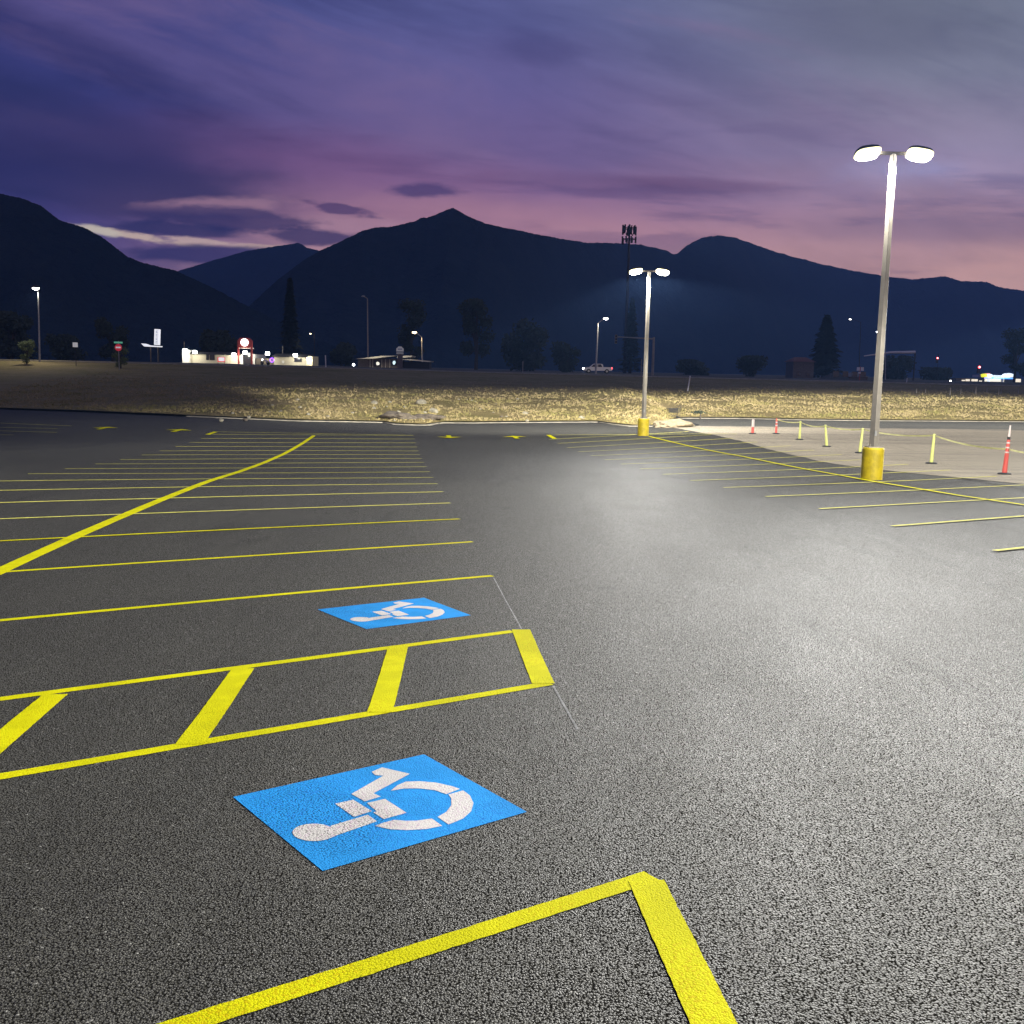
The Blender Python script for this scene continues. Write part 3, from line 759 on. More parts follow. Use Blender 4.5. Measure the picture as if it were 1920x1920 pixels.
TREES = [  # px, top y, width px, distance, kind, label
 (545,522,52,260,'c','tall pointed dark conifer rising behind the brightly lit store'),
 (770,548,64,270,'b','tall dark round topped tree behind the low hut'),
 (892,540,74,260,'b','tall dark tree beyond the low hut, broadest of the valley trees'),
 (985,598,95,240,'b','wide low dark tree between the tall trees and the pickup truck'),
 (1060,640,60,220,'b','low dark tree just behind the pickup truck'),
 (1181,560,46,330,'c','dim tall conifer behind the nearer twin lamp post pole'),
 (1545,592,78,330,'c','tall dark conifer behind the reddish roofed house'),
 (1412,668,62,300,'b','low round dark bush tree in the dim valley'),
 (1903,610,56,260,'b','tall dark tree beside the glowing fuel station'),
 (212,590,60,240,'b','dark tree behind the red and white traffic sign'),
 (22,585,90,250,'b','dark broad tree behind the street lamp at the lot corner'),
 (125,628,70,260,'b','low dark tree behind the small white square sign'),
 (415,612,80,260,'b','dark tree rising behind the lit store wing'),
 (640,640,60,300,'b','small dark tree between the store and the low hut'),
 (1300,676,70,300,'b','low dark shrub tree beyond the leaning white stake'),
 (1680,668,70,320,'b','dark bushy tree behind the tall lamp post'),
 (1760,690,70,330,'b','low dark tree under the hanging red signal'),
]
for k, (px, ty, wpx, Y, kd, lb) in enumerate(TREES):
    rng = random.Random(100+k); p = at(px, 695, Y); z = HF(max(-94,min(109,p.x)), Y); h = at(px, ty, Y).z-z; w = wpx*Y/F
    t = thing('conifer_tree' if kd == 'c' else 'broadleaf_tree', lb, 'tree', (p.x, Y, z))
    (conifer if kd == 'c' else broadleaf)(t, h, w, rng)
for px, ty, wpx, Y, lb, nm in ((50,633,32,125,'small green tree lit up beside the tall street lamp','small_tree'),(226,645,32,122,'leafy green bush glowing behind the red and white traffic sign','bush')):
    rng = random.Random(px); p = at(px, 675, Y); z = HF(p.x, Y); h = at(px, ty, Y).z-z; w = wpx*Y/F
    t = thing(nm, lb, 'tree' if nm == 'small_tree' else 'bush', (p.x, Y, z)); broadleaf(t, h, w, rng, 'leafl', 1500)

# ------------------------------------------------------------------ street lamps and poles
def zf(x, Y): return HF(max(-94, min(109, x)), Y)
def street_lamp(px, pbx, topy, hx, hy, Y, label, m, energy, col, r=.07, hs=1., name='street_lamp', pm='galv'):
    top = at(px, topy, Y); z = zf(top.x, Y); bx = at(pbx, 695, Y).x; hd = at(hx, hy, Y)
    t = thing(name, label, 'street lamp', (bx, Y, z)); o = Vector((bx, Y, z)); tp = top-o; hp = hd-o
    MB().tube([(0,0,-.2), (tp.x*.5,0,tp.z*.5), tuple(tp)], [r*1.4,r*1.15,r*.8], 10).build('pole', M[pm], t)
    MB().tube([tuple(tp), tuple(tp*.5+hp*.5+Vector((0,0,.08))), tuple(hp+Vector((0,0,.06)))], r*.6, 8).build('arm', M[pm], t)
    s = .32*hs; dx = 1 if hp.x > tp.x else -1
    H = MB().lathe([(.05*hs,.18*hs),(.24*hs,.12*hs),(.3*hs,.0),(.27*hs,-.03*hs)][::-1], tuple(hp), 14).build('lamp_head', M['dark'] if m else M['galv'], t)
    if m:
        MB().lathe([(.07*hs,-.2*hs),(.2*hs,-.13*hs),(.26*hs,-.035*hs)], tuple(hp), 14).build('lens', M[m], H)
        light('SPOT', H, (hp.x, hp.y, hp.z-.35*hs), energy, col, (0,0,0), .15, 160, .4)
street_lamp(72, 75, 546, 67, 539, 128, 'tall street lamp at the lot corner with a bright white head', 'lampw', 2600, (1,.95,.8), .08, 1.6)
street_lamp(1121, 1117, 606, 1136, 596, 185, 'slender street lamp with warm white head rising behind the pickup truck', 'lampw', 2500, (1,.9,.7), .13, 1.7)
street_lamp(791, 792, 632, 777, 622, 240, 'street lamp with amber glowing head beside the low hut', 'lampo', 2500, (1,.75,.4), .12, 2.0)
street_lamp(589, 590, 620, 582, 625, 260, 'dim street lamp pole near the end of the lit store', 'lampo', 200, (1,.85,.6), .08, .9, pm='dark')
street_lamp(689, 690, 560, 681, 556, 220, 'tall unlit dark street lamp in front of the low hut', None, 0, (1,1,1), .12, 1.3, pm='pole')
street_lamp(1614, 1611, 604, 1594, 598, 300, 'thin distant street lamp with a long arm behind the twin sign post', 'lampw', 60, (1,1,1), .1, 1.2, pm='dark')
street_lamp(1660, 1661, 618, 1647, 621, 280, 'street lamp with bluish white head half hidden by the tall lamp post', 'lampb', 800, (.8,.88,1), .1, 2.3)

def signal(t, p, s, lit=True):
    H = MB().box(tuple(p), (.36*s,.3*s,1.1*s)).build('signal_housing', M['dark'], t, bevel=.03)
    if lit:
        MB().tube([(p[0],p[1]-.16*s,p[2]+.34*s),(p[0],p[1]-.26*s,p[2]+.34*s)], .16*s, 14).build('red_light', M['red'], H)
        MB().tube([(p[0],p[1]-.255*s,p[2]+.34*s),(p[0],p[1]-.3*s,p[2]+.34*s)], .1*s, 12).build('light_core', M['redcore'], H)
# mast with pale tapering arm
Y = 230
b0 = at(1724, 700, Y); e1 = at(1620, 667.5, Y); e2 = at(1716, 660.5, Y)
t = thing('mast_arm_pole', 'long pale curved mast arm crossing behind the tall lamp post', 'mast arm pole')
MB().tube([tuple(e1), tuple(e1*.5+e2*.5+Vector((0,0,.35))), tuple(e2)], [.1,.24,.34], 8).build('mast_arm', M['whitep'], t)
MB().tube([(e2.x, Y, zf(e2.x,Y)-.2), (e2.x, Y, e2.z+.2)], .18, 8).build('pole', M['dark'], t)
for px, py, Y, lb in ((1757,671.5,300,'red traffic signal hanging in the dark away from the fuel station'),(1835,689.5,290,'red traffic signal glowing just above the fuel station')):
    p = at(px, py, Y); t = thing('traffic_signal', lb, 'traffic signal')
    signal(t, (p.x, Y, p.z-.34*1.5), 1.5 if px < 1800 else 2.0)
    MB().tube([(p.x+.5, Y+.4, zf(p.x,Y)-.2), (p.x+.5, Y+.4, p.z+1.2), (p.x, Y+.2, p.z+1.0)], .07, 6).build('pole', M['dark'], t)
Y = 150; p = at(1155, 636, Y); q = at(1226, 632, Y); bz = zf(q.x, Y)
t = thing('traffic_signal', 'unlit tan traffic signal hanging from a mast arm behind the nearer field lamp post', 'traffic signal')
H = MB().box((p.x, Y, p.z), (.34,.3,1.25)).build('signal_housing', mat('tan_signal_housing', (.22,.17,.09), .6), t, bevel=.04)
for k in (-1,0,1): MB().tube([(p.x,Y-.15,p.z+.4*k),(p.x,Y-.32,p.z+.4*k)], .14, 12).build('visor', M['dark'], H)
MB().tube([(p.x-.2,Y,p.z+.35),(q.x,Y,p.z+.15)], [.06,.12], 8).build('mast_arm', M['pole'], t)
MB().tube([(q.x,Y,bz-.2),(q.x,Y,p.z+.4)], [.2,.16], 10).build('pole', M['pole'], t)
# twin sign post
Y = 180; p = at(1613, 694, Y); z = zf(p.x, Y)
t = thing('twin_sign_post', 'red post carrying two small white square signs before the grey gabled house', 'sign post', (p.x, Y, z))
MB().tube([(0,.1,-.2),(0,.1,p.z-z+.6)], .07, 8).build('post', M['dred'], t)
for s in (-1,1): MB().box((s*.34,0,p.z-z+.2), (.52,.04,.6)).build('sign_face', M['signwhite'], t)
MB().box((-.12,-.01,p.z-z-.45), (.4,.04,.3)).build('sign_plate', M['signwhite'], t)
# white square sign
Y = 124; p = at(141, 646.5, Y); z = zf(p.x, Y)
t = thing('square_sign', 'small blank white square sign on a thin dark post', 'sign', (p.x, Y, z))
MB().box((0,0,p.z-z), (.6,.03,.54)).build('sign_face', mat('glowing_white_face', (.8,.8,.78), .5, emit=(.9,.9,.85), es=.25), t, bevel=.012)  # weak emission in the face stands in for lamplight thrown back
MB().tube([(0,.05,-.2),(0,.05,p.z-z+.25)], .04, 6).build('post', M['dark'], t)
# do-not-enter sign
Y = 120; p = at(222, 651.5, Y); z = zf(p.x, Y)
t = thing('traffic_sign', 'round red and white do not enter sign under a green street name plate', 'traffic sign', (p.x, Y, z), .0)
MB().tube([(0,.06,-.2),(0,.06,p.z-z+.75)], .04, 6).build('post', M['galv'], t)
hh = p.z-z
rf = MB().tube([(0,-.0,hh),(0,-.03,hh)], .4, 28).build('sign_face', mat('glowing_red_face', (.6,.03,.05), .5, emit=(.8,.05,.08), es=.3), t)  # face, bar and name plate emit a little in place of returned lamplight
MB().box((0,-.045,hh), (.56,.02,.17)).build('white_bar', mat('glowing_white_bar', (.8,.8,.78), .5, emit=(1,.9,.9), es=.3), rf)
MB().box((0,0,hh+.56), (.98,.03,.2), rz=.0).build('street_name_plate', mat('glowing_green_plate', (.1,.5,.3), .5, emit=(.2,.7,.45), es=.3), t)
# small thin posts
stake(1700, 716, 8, .05, 'thin pale post at the road edge beyond the tall lamp post', .05, 'whitep', 132, 'road_marker_post', 'marker post')
stake(980, 699, 21, 0, 'thin grey post at the road edge beyond the central lane', .05, 'pole', 132, 'road_marker_post', 'marker post')
stake(611, 688, 22, -.04, 'short post with a white cap beside the lit store', .07, 'whitep', 133, 'road_marker_post', 'marker post')
stake(1202, 704, 30, 0, 'thin dark post close to the nearer field lamp post', .06, 'pole', 140, 'road_marker_post', 'marker post')

# ------------------------------------------------------------------ pickup truck
Y = 203; p = at(1120, 700, Y); z = HF(p.x, Y)+.03
t = thing('pickup_truck', 'white pickup truck driving past on the far street with lights on', 'pickup truck', (p.x, Y, z))
prof = [(-2.7,.45),(-2.75,.8),(-2.6,1.02),(-1.55,1.14),(-.9,1.72),(-.6,1.8),(.65,1.8),(.95,1.7),(1.05,1.2),(2.7,1.18),(2.78,.95),(2.72,.5)]
b = MB(); b.prism([(x, zz) for x, zz in prof], -.95, .95); b.build('body', M['carw'], t, bevel=.04)
wn = MB(); wn.prism([(-1.3,1.2),(-.82,1.66),(-.1,1.7),(-.1,1.2)], -.975, -.955); wn.build('side_window', M['glassd'], t)
wn = MB(); wn.prism([(0,1.2),(0,1.7),(.6,1.7),(.85,1.2)], -.975, -.955); wn.build('side_window', M['glassd'], t)
for wx in (-1.75, 1.75):
    for s in (-1, 1):
        w = MB().tube([(wx,s*.98,.4),(wx,s*.72,.4)], .42, 20).build('wheel', M['black'], t)
        MB().tube([(wx,s*.99,.4),(wx,s*.97,.4)], .22, 14).build('rim', M['galv'], w)
for s in (-1, 1):
    MB().box((-2.7,s*.7,.85), (.2,.42,.3)).build('headlight', M['lampw'], t)
    MB().box((2.72,s*.8,1.0), (.18,.3,.36)).build('tail_light', M['tail'], t)
light('SPOT', t, (-2.95,0,.8), 900, (.9,.95,1), (math.radians(85),0,math.radians(90)), .1, 100, .6)

# ------------------------------------------------------------------ buildings
def X(px, Y): return at(px, 690, Y).x
def Zt(px, py, Y): return at(px, py, Y).z
Y = 200
# brightly lit store
x0, x1 = X(345,Y), X(588,Y); z = zf((x0+x1)/2, Y)
t = thing('roadside_store', 'long low cream store with red gabled entrance and glaring wall lamps', 'store', (0, 0, 0))
def wing(pa, pb, topy, depth, m, nm='wall', yoff=0):
    a, b = X(pa,Y), X(pb,Y); zt = Zt((pa+pb)/2, topy, Y)
    return MB().box(((a+b)/2, Y+depth/2+yoff, (z-.3+zt)/2), (b-a, depth, zt-z+.3)).build(nm, m, t), a, b, zt
def awning(pa, pb, topy, boty, m, out=1.2, nm='roof'):
    a, b = X(pa,Y), X(pb,Y); z1, z0 = Zt(pa,topy,Y), Zt(pa,boty,Y)
    vs = [(a,Y-out,z0),(b,Y-out,z0),(b,Y+6,z0),(a,Y+6,z0),(a+.4,Y+.3,z1),(b-.4,Y+.3,z1),(b-.4,Y+6,z1),(a+.4,Y+6,z1)]
    return MB().add(vs, [(0,3,2,1),(4,5,6,7),(0,1,5,4),(1,2,6,5),(2,3,7,6),(3,0,4,7)]).build(nm, m, t)
wing(346,452,664,8,M['cream'])
wing(346,358,656,3,M['whitep'],'end_pillar',-1.2)
wing(514,576,669,8,M['cream'])
wing(576,587,668,6,mat('pale_yellow_door', (.7,.6,.36), .6),'end_wall',-.6)
wing(452,478,664,9,M['whitep'],'entrance_wall')
awning(344,452,659,664,M['roofd']); awning(512,580,663,669,M['roofd'])
wing(480,514,672,7,M['brick'])
xc = X(464,Y); zr = Zt(464,634,Y); ze = Zt(464,652,Y); hw = X(477.5,Y)-xc
g = MB()
for s in (-1,1): g.box((xc+s*(hw-.12), Y-1.6, (z+ze)/2), (.28,.3,ze-z))
g.build('entrance_post', M['redpaint'], t)
g = MB().prism([(xc-hw,ze),(xc-hw,zr-.5),(xc-hw+.5,zr),(xc+hw-.5,zr),(xc+hw,zr-.5),(xc+hw,ze)], Y-1.8, Y-1.3).build('entrance_gable', M['redpaint'], t)
MB().tube([(xc,Y-1.82,zr-.85),(xc,Y-2.0,zr-.85)], .72, 20).build('gable_lamp', mat('gable_lamp_face', (.8,.8,.8), .5, emit=(.95,1,.95), es=3.), g)
MB().box((xc, Y-.5, ze-.1), (hw*2-.5, 2.2, .2)).build('porch_ceiling', M['whitep'], t)
MB().box((xc,Y-.08,z+1.1), (1.6,.1,2.2)).build('entrance_door', M['glassd'], t)
for pa, pb, ya, yb in ((387,392,669,680),(394,403,669,680)):
    a, b = X(pa,Y), X(pb,Y); MB().box(((a+b)/2, Y-.06, z+1.3), (b-a,.1,1.3)).build('window', M['glassd'], t)
a, b = X(552,Y), X(566,Y); MB().box(((a+b)/2, Y-.06, z+1.0), (b-a,.1,.7)).build('window', M['glassd'], t)
a = X(531,Y); MB().box((a, Y-.1, z+.6), (.4,.15,.5)).build('utility_box', M['whitep'], t)
for px, py, en in ((351,657,260),(367,660,260),(440,665,420),(461,661,200),(503,663,260),(555,666,300),(580,673,120)):
    q = at(px, py, Y-.7); lp = MB().box((q.x, q.y-(1.3 if px==351 else .6), q.z), (.75,.25,.55)).build('wall_lamp', M['wallpack'], t, bevel=.06)
    light('POINT', t, (q.x, q.y-(1.9 if px==351 else 1.2), q.z-.45), en, (1,.97,.8), size=.15)
for px, y0, y1 in ((340,640,660),(526,648,668)): MB().tube([(X(px,Y),Y+2,Zt(px,y1,Y)-.5),(X(px,Y),Y+2,Zt(px,y0,Y))], .07, 6).build('vent_pipe', M['pole'], t)
# lit signs by the store
Yb = 190
q = at(415, 674, Yb); zz = HF(q.x, Yb)
t = thing('lit_banner_sign', 'small white lit sign in a red frame before the store wall', 'sign', (q.x, Yb, zz))
MB().box((0,0,q.z-zz), (1.35,.12,.85)).build('sign_frame', mat('red_lit_frame', (.6,.05,.05), .5, emit=(1,.08,.08), es=.6), t)
MB().box((.05,-.07,q.z-zz+.03), (1.05,.06,.6)).build('sign_face', M['signw'], t)
for s in (-1,1): MB().tube([(s*.6,0,-.2),(s*.6,0,q.z-zz-.3)], .05, 6).build('post', M['redpaint'], t)
q = at(510, 675, Yb); zz = HF(q.x, Yb)
t = thing('neon_sign', 'small violet neon sign glowing beside the store', 'neon sign', (q.x, Yb, zz))
pts = [(0.3*math.cos(a*PI/8), -.08, q.z-zz+.35*math.sin(a*PI/8)) for a in range(17)]
MB().tube(pts, .09, 6).build('neon_tube', M['neon'], t); MB().tube([(0,.05,-.2),(0,.05,q.z-zz+.3)], .05, 6).build('post', M['dark'], t)
q = at(497, 676, Yb); zz = HF(q.x, Yb)
t = thing('parked_motorcycle', 'small pale vehicle shape parked between the red entrance and the neon sign', 'motorcycle', (q.x, Yb, zz))
for s in (-1,1): MB().tube([(s*.55,-.06,.32),(s*.55,.06,.32)], .32, 16).build('wheel', M['black'], t)
b = MB(); b.tube([(-.55,0,.35),(-.3,0,.85),(.1,0,.8),(.55,0,.35)], [.06,.14,.16,.06], 8); b.build('body', M['carw'], t)
MB().tube([(-.2,-.3,1.1),(-.35,0,1.0),(-.2,.3,1.1)], .04, 6).build('handlebar', M['galv'], t)
MB().tube([(-.55,-.0,.9),(-.4,0,.92)], .12, 10).build('headlight', M['lampw'], t)
# tall white vertical sign and its lit canopy
Yb = 210; q = at(295, 632, Yb); zz = zf(q.x, Yb)
t = thing('vertical_sign', 'tall narrow glowing white sign board standing over a small lit canopy', 'sign', (q.x, Yb, zz), .0)
hz = q.z-zz; Rt = Matrix.Rotation(math.radians(3), 4, 'Y')
fc = MB().box((0,0,hz), (1.15,.3,3.1), M4=Rt).build('sign_face', M['signw'], t, bevel=.03)
for k, zz_ in enumerate((1.05,.35,-.35,-1.05)):
    l = MB(); l.box((.03-.03*k,-.17,hz+zz_+.16), (.42,.04,.09)); l.box((.03-.03*k,-.17,hz+zz_-.16), (.42,.04,.09)); l.box((.03-.17-.03*k,-.172,hz+zz_), (.09,.04,.4))
    l.build('letter', M['signblue'], fc)
MB().tube([(.1,.2,-.2),(.1,.2,hz)], .12, 8).build('post', M['dark'], t)
q = at(284, 649, Yb-4); zz = zf(q.x, Yb)
t = thing('lit_canopy', 'low white lit canopy roof at the foot of the tall vertical sign', 'canopy', (q.x, Yb-4, zz)); hz = q.z-zz
MB().prism([(-1.5,hz+.45),(-.9,hz-.1),(1.6,hz-.15),(1.7,hz+.05),(.2,hz+.12),(-.6,hz+.15)], -1.5, 1.5).build('roof', M['signw'], t)
MB().tube([(-.2,0,-.2),(-.2,0,hz)], .12, 8).build('post', M['brick'], t); MB().tube([(1.2,0,-.2),(1.2,0,hz)], .06, 8).build('post', M['pole'], t)
# low hut
Y = 205
t = thing('roadside_hut', 'low brown hut with broad pale flat roofs and two small lit windows', 'hut')
z = zf(X(740,Y), Y)
a, b = X(671,Y), X(752,Y); zt = Zt(700,672,Y)
MB().box(((a+b)/2, Y+3, (z-.3+zt)/2), (b-a, 6, zt-z+.3)).build('wall', M['brick'], t)
def roofslab(p0, p1, p2, p3, m='tanroof', out=1.5):
    A, B, Cc, Dd = [at(*p, Y-out) for p in (p0,p1,p2,p3)]
    mb = MB(); dv = Vector((0,8,.0))
    mb.add([A,B,Cc,Dd,A+dv,B+dv,Cc+dv,Dd+dv], [(0,1,2,3),(7,6,5,4),(0,4,5,1),(1,5,6,2),(2,6,7,3),(3,7,4,0)]); return mb.build('roof', M[m], t)
roofslab((667,673),(716,667),(745,667),(700,672.5)); roofslab((745,667.2),(773,667),(771,669.5),(745,672)); roofslab((752,674),(770,673.5),(808,677),(806,679))
a, b = X(753,Y), X(806,Y); zt = Zt(780,678,Y); MB().box(((a+b)/2, Y+4, (z-.3+zt)/2), (b-a-.4, 5, zt-z+.2)).build('wall', M['roofd'], t)
for px, py, m in ((708,681.5,'winlit'),(738.5,680,'wincool')):
    q = at(px, py, Y-.1); w = MB().box((q.x, Y-.06, q.z), (1.2,.1,1.1)).build('window_frame', M['dark'], t)
    blob(.33, px, (1,.1,1) if m == 'winlit' else (.8,.1,1.3), 2).build('lit_pane', M[m], w, loc=(q.x+.05, Y-.14, q.z))
for px in (694,699,716,723,731): MB().box((X(px,Y), Y-.08, z+.7), (.12,.14,1.9)).build('wall_post', M['cream'], t)
light('POINT', t, (X(705,Y), Y-3.2, Zt(705,668,Y)+1.4), 260, (1,.93,.75), size=.3)
light('POINT', t, (X(758,Y), Y-3.5, Zt(758,664,Y)+1.2), 200, (1,.93,.8), size=.3)
Ys = 196; q = at(750, 655, Ys); zz = zf(q.x, Ys); hz = q.z-zz
t = thing('arched_sign', 'pale arched sign board with dark lettering standing above the low hut', 'sign', (q.x, Ys, zz))
f = MB().prism([(-.68,hz-.4),(-.68,hz+.15),(-.42,hz+.34),(-.3,hz+.52),(.3,hz+.52),(.42,hz+.34),(.68,hz+.15),(.68,hz-.4)], -.06, .06).build('sign_face', mat('pale_sign_board', (.55,.55,.53), .6, emit=(.6,.6,.58), es=.16), t)
l = MB(); 
for k in range(5): l.box((-.32+.16*k,-.08,hz+.03), (.11,.03,.22))
l.build('lettering', M['signblue'], f)
MB().box((0,0,hz-.72), (1.3,.1,.36)).build('sign_plate', mat('pale_sign_plate', (.45,.45,.43), .6, emit=(.6,.6,.58), es=.1), t)
MB().box((.05,.1,hz/2-.5), (.9,.3,hz-.6)).build('sign_base', M['brick'], t)
q = at(663, 684, 200); t = thing('small_globe_lamp', 'tiny bluish white globe lamp beside the low hut', 'lamp', (q.x, 200, zf(q.x,200)))
MB().lathe([(.05,-.22),(.2,-.12),(.24,0),(.2,.14),(.05,.22)], (0,0,q.z-zf(q.x,200)), 12).build('globe', M['lampb'], t); MB().tube([(0,0,-.1),(0,0,q.z-zf(q.x,200)-.2)], .04, 6).build('post', M['dark'], t)
# distant houses
def house(px0, px1, eave, ridge, Y, depth, wm, rm, label, hip=.25):
    a, b = X(px0,Y), X(px1,Y); z = zf((a+b)/2, Y); ze = Zt(px0,eave,Y); zr = Zt(px0,ridge,Y); w = b-a
    t = thing('distant_house', label, 'house', (0,0,0), 0)
    MB().box(((a+b)/2, Y+depth/2, (z-.3+ze)/2), (w*.86, depth*.9, ze-z+.3)).build('wall', M[wm], t)
    MB().add([(a,Y,ze),(b,Y,ze),(b,Y+depth,ze),(a,Y+depth,ze),(a+w*hip,Y+depth/2,zr),(b-w*hip,Y+depth/2,zr)], [(0,3,2,1),(0,1,5,4),(1,2,5),(2,3,4,5),(3,0,4)]).build('roof', M[rm], t)
    for k in (.3,.7): MB().box((a+w*k, Y+depth*.04, z+1.0), (1.,.12,1.)).build('window', M['glassd'], t)
house(1592,1632,706,698,190,7,'brick','roofg','small house with a pale grey gabled roof behind the twin sign post', .42)
house(1556,1600,712,698,185,7,'brick','roofd','dark brown roofed house next to the grey gabled house', .4)
M['roofr'] = mat('reddish_shingle', (.16,.06,.05), .9, var=.2)
house(1485,1530,678,669,260,8,'brick','roofr','dim house with a reddish roof below the dark conifer', .25)

# ------------------------------------------------------------------ fuel station far off
Y = 300
t = thing('fuel_station', 'glowing fuel station with blue edged canopy and yellow sign at the far junction', 'fuel station')
gx = lambda px: at(px, 705, Y).x
gz = lambda px, py: at(px, py, Y).z
z0 = zf(90, Y)
A, B = gx(1846), gx(1900)
MB().box(((A+B)/2, Y+4, gz(1870,708)+.35), (B-A, 8, .7)).build('canopy', M['signwhite'], t)
MB().box(((A+B)/2, Y-.1, gz(1870,709.3)), (B-A, .16, .22)).build('canopy_light_strip', M['ledblue'], t)
q = MB(); a = [(1858,702),(1865,712)]
MB().tube([(gx(1853),Y-.3,gz(1853,702)),(gx(1862),Y-.3,gz(1862,709))], .18, 6).build('canopy_light_strip', M['ledblue'], t)
for px in (1863,1889): MB().box((gx(px), Y+3, (z0+gz(px,709))/2), (.5,.5,gz(px,709)-z0)).build('canopy_column', M['ledwht'] if px == 1863 else M['signwhite'], t)
blob(1., 60, (1.0,.25,.52), 3).build('yellow_sign_face', M['ledyel'], t, loc=(gx(1842), Y-1, gz(1842,704)))
blob(1., 61, (.95,.4,.6), 3).build('canopy_light_panel', M['ledwht'], t, loc=(gx(1851), Y-.8, gz(1851,705)))
blob(1., 62, (1.8,.4,.6), 3).build('canopy_light_panel', M['ledwht'], t, loc=(gx(1888), Y-.8, gz(1888,704)))
MB().box((gx(1883), Y+6, (z0+gz(1883,712))/2+.4), (5.5,.4,1.8)).build('shop_window', M['winlit'], t)
MB().box((gx(1854), Y+1, z0+1.5), (1.4,.6,1.6)).build('fuel_pump', mat('red_lit_pump', (.6,.2,.15), .5, emit=(1,.35,.25), es=.8), t)
MB().box((gx(1812), Y+2, (z0+gz(1812,709))/2), (gx(1836)-gx(1800), 3, gz(1812,709)-z0)).build('shop_wall', M['brick'], t)
cm = mat('cream_lit_panel', (.7,.65,.5), .5, emit=(1,.88,.7), es=.9)
for px, w, hgt in ((1808,.9,.8),(1816,1.15,1.2),(1826,.8,1.2),(1832,.8,1.2),(1840,.9,.4),(1903,1.6,.9)):
    MB().box((gx(px), Y+.35 if px < 1900 else Y-2, gz(px, 715 if px < 1900 else 713.3)), (w,.15,hgt)).build('lit_panel', cm, t)
light('POINT', t, (gx(1870), Y-3, gz(1870,706)), 500, (.7,.85,1), size=.5)
q = at(1782, 715.5, 260); t = thing('distant_headlamp', 'single small white light low beside the fuel station', 'lamp', (q.x, 260, zf(q.x,260)))
MB().tube([(0,0,-.2),(0,0,.5)], .05, 6).build('post', M['dark'], t); MB().lathe([(.1,-.25),(.3,0),(.15,.3)], (0,0,q.z-zf(q.x,260)), 10).build('globe', M['lampw'], t)

# ------------------------------------------------------------------ antenna mast
Y = 330; c0 = at(1180, 440, Y); bz = zf(c0.x, Y)
t = thing('cell_tower', 'dark antenna mast with two tiers of panels rising above the ridge', 'antenna mast', (c0.x, Y, bz)); u = Y/F
def hz(py): return at(1180, py, Y).z-bz
MB().tube([(0,0,-.3),(0,0,hz(421))], [.6,.3], 10).build('mast', M['dark'], t)
for tier, (ya, yb, n) in enumerate(((422,440,12),(444,457,8))):
    zz = hz((ya+yb)/2); R = 13.*u; hgt = (yb-ya)*u
    pf = MB(); pts = [(R*.82*math.cos(k*PI/6), R*.82*math.sin(k*PI/6), zz+hgt*.15) for k in range(13)]; pf.tube(pts, .12, 6)
    for k in range(3): pf.tube([(0,0,zz),(R*.82*math.cos(k*2*PI/3+.3), R*.82*math.sin(k*2*PI/3+.3), zz+hgt*.15)], .12, 6)
    pf.build('platform', M['dark'], t)
    for k in range(n):
        a = 2*PI*k/n+.2; rr = R*random.uniform(.9,1.02)
        MB().box((rr*math.cos(a), rr*math.sin(a), zz+random.uniform(-.12,.12)*hgt), (.42,.3,hgt*random.uniform(.7,1.0)), rz=a).build('antenna_panel', M['dark'], t)
    if tier == 0:
        for k in range(10):
            a = k*.63; MB().tube([(0,0,zz+hgt*.2),(R*.5*math.cos(a),R*.5*math.sin(a),zz-hgt*random.uniform(.3,.75))], .14, 5).build('cable', M['dark'], t)

# ------------------------------------------------------------------ mountains
def mountain(name, sil, Dk, back, seed, rough, slope=1.0, xr=None):
    x0, x1 = sil[0][0], sil[-1][0]; N = int((x1-x0)/2)
    Df = Dk if callable(Dk) else (lambda q: Dk); vs = []; fs = []; NRW = 22
    for i in range(N+1):
        px = x0+(x1-x0)*i/N; py = pw(sil, px)
        jag = rough*(noise.noise(Vector((px*.09, seed, 0)))*1.1+noise.noise(Vector((px*.35, seed, 4)))*.9+abs(noise.noise(Vector((px*.9, seed, 7))))*1.3)
        D = Df(px); top = at(px, py-jag, D); zb = -20.
        for j in range(NRW):
            t = j/(NRW-4.)
            if t <= 1:
                y = D-(1-t)**1.0*slope*(top.z)*1.9
                z = zb+(top.z-zb)*(t**1.15)
                a = math.sin(t*PI)
                z += a*top.z*(.12*noise.noise(Vector((top.x/ (D*.07), t*2.2, seed)))+.05*noise.noise(Vector((top.x/(D*.02), t*6, seed))))
                x = top.x*(y/D) if False else top.x*(1-.0*(1-t))
            else:
                y = D+(t-1)*back; z = top.z-(t-1)*back*.6-2; x = top.x
            vs.append((x, y, z))
    fs = [(i*NRW+j, (i+1)*NRW+j, (i+1)*NRW+j+1, i*NRW+j+1) for i in range(N) for j in range(NRW-1)]
    return struct(flat(name, vs, fs, M['hill'], smooth=True))
mountain('hill', [(-700,330),(-300,320),(-120,335),(0,363),(40,372),(75,385),(110,412),(160,428),(190,444),(215,463),(240,482),(265,492),(330,508),(400,540),(460,572),(520,602),(580,632),(660,660),(760,690),(800,700)], 1100, 500, 3.1, 1.3)
mountain('hill', [(200,560),(300,522),(335,508),(400,488),(460,471),(510,463),(545,458),(558,455.5),(567,459),(575,465),(600,470),(680,480),(760,500)], 3300, 500, 7.7, .7)
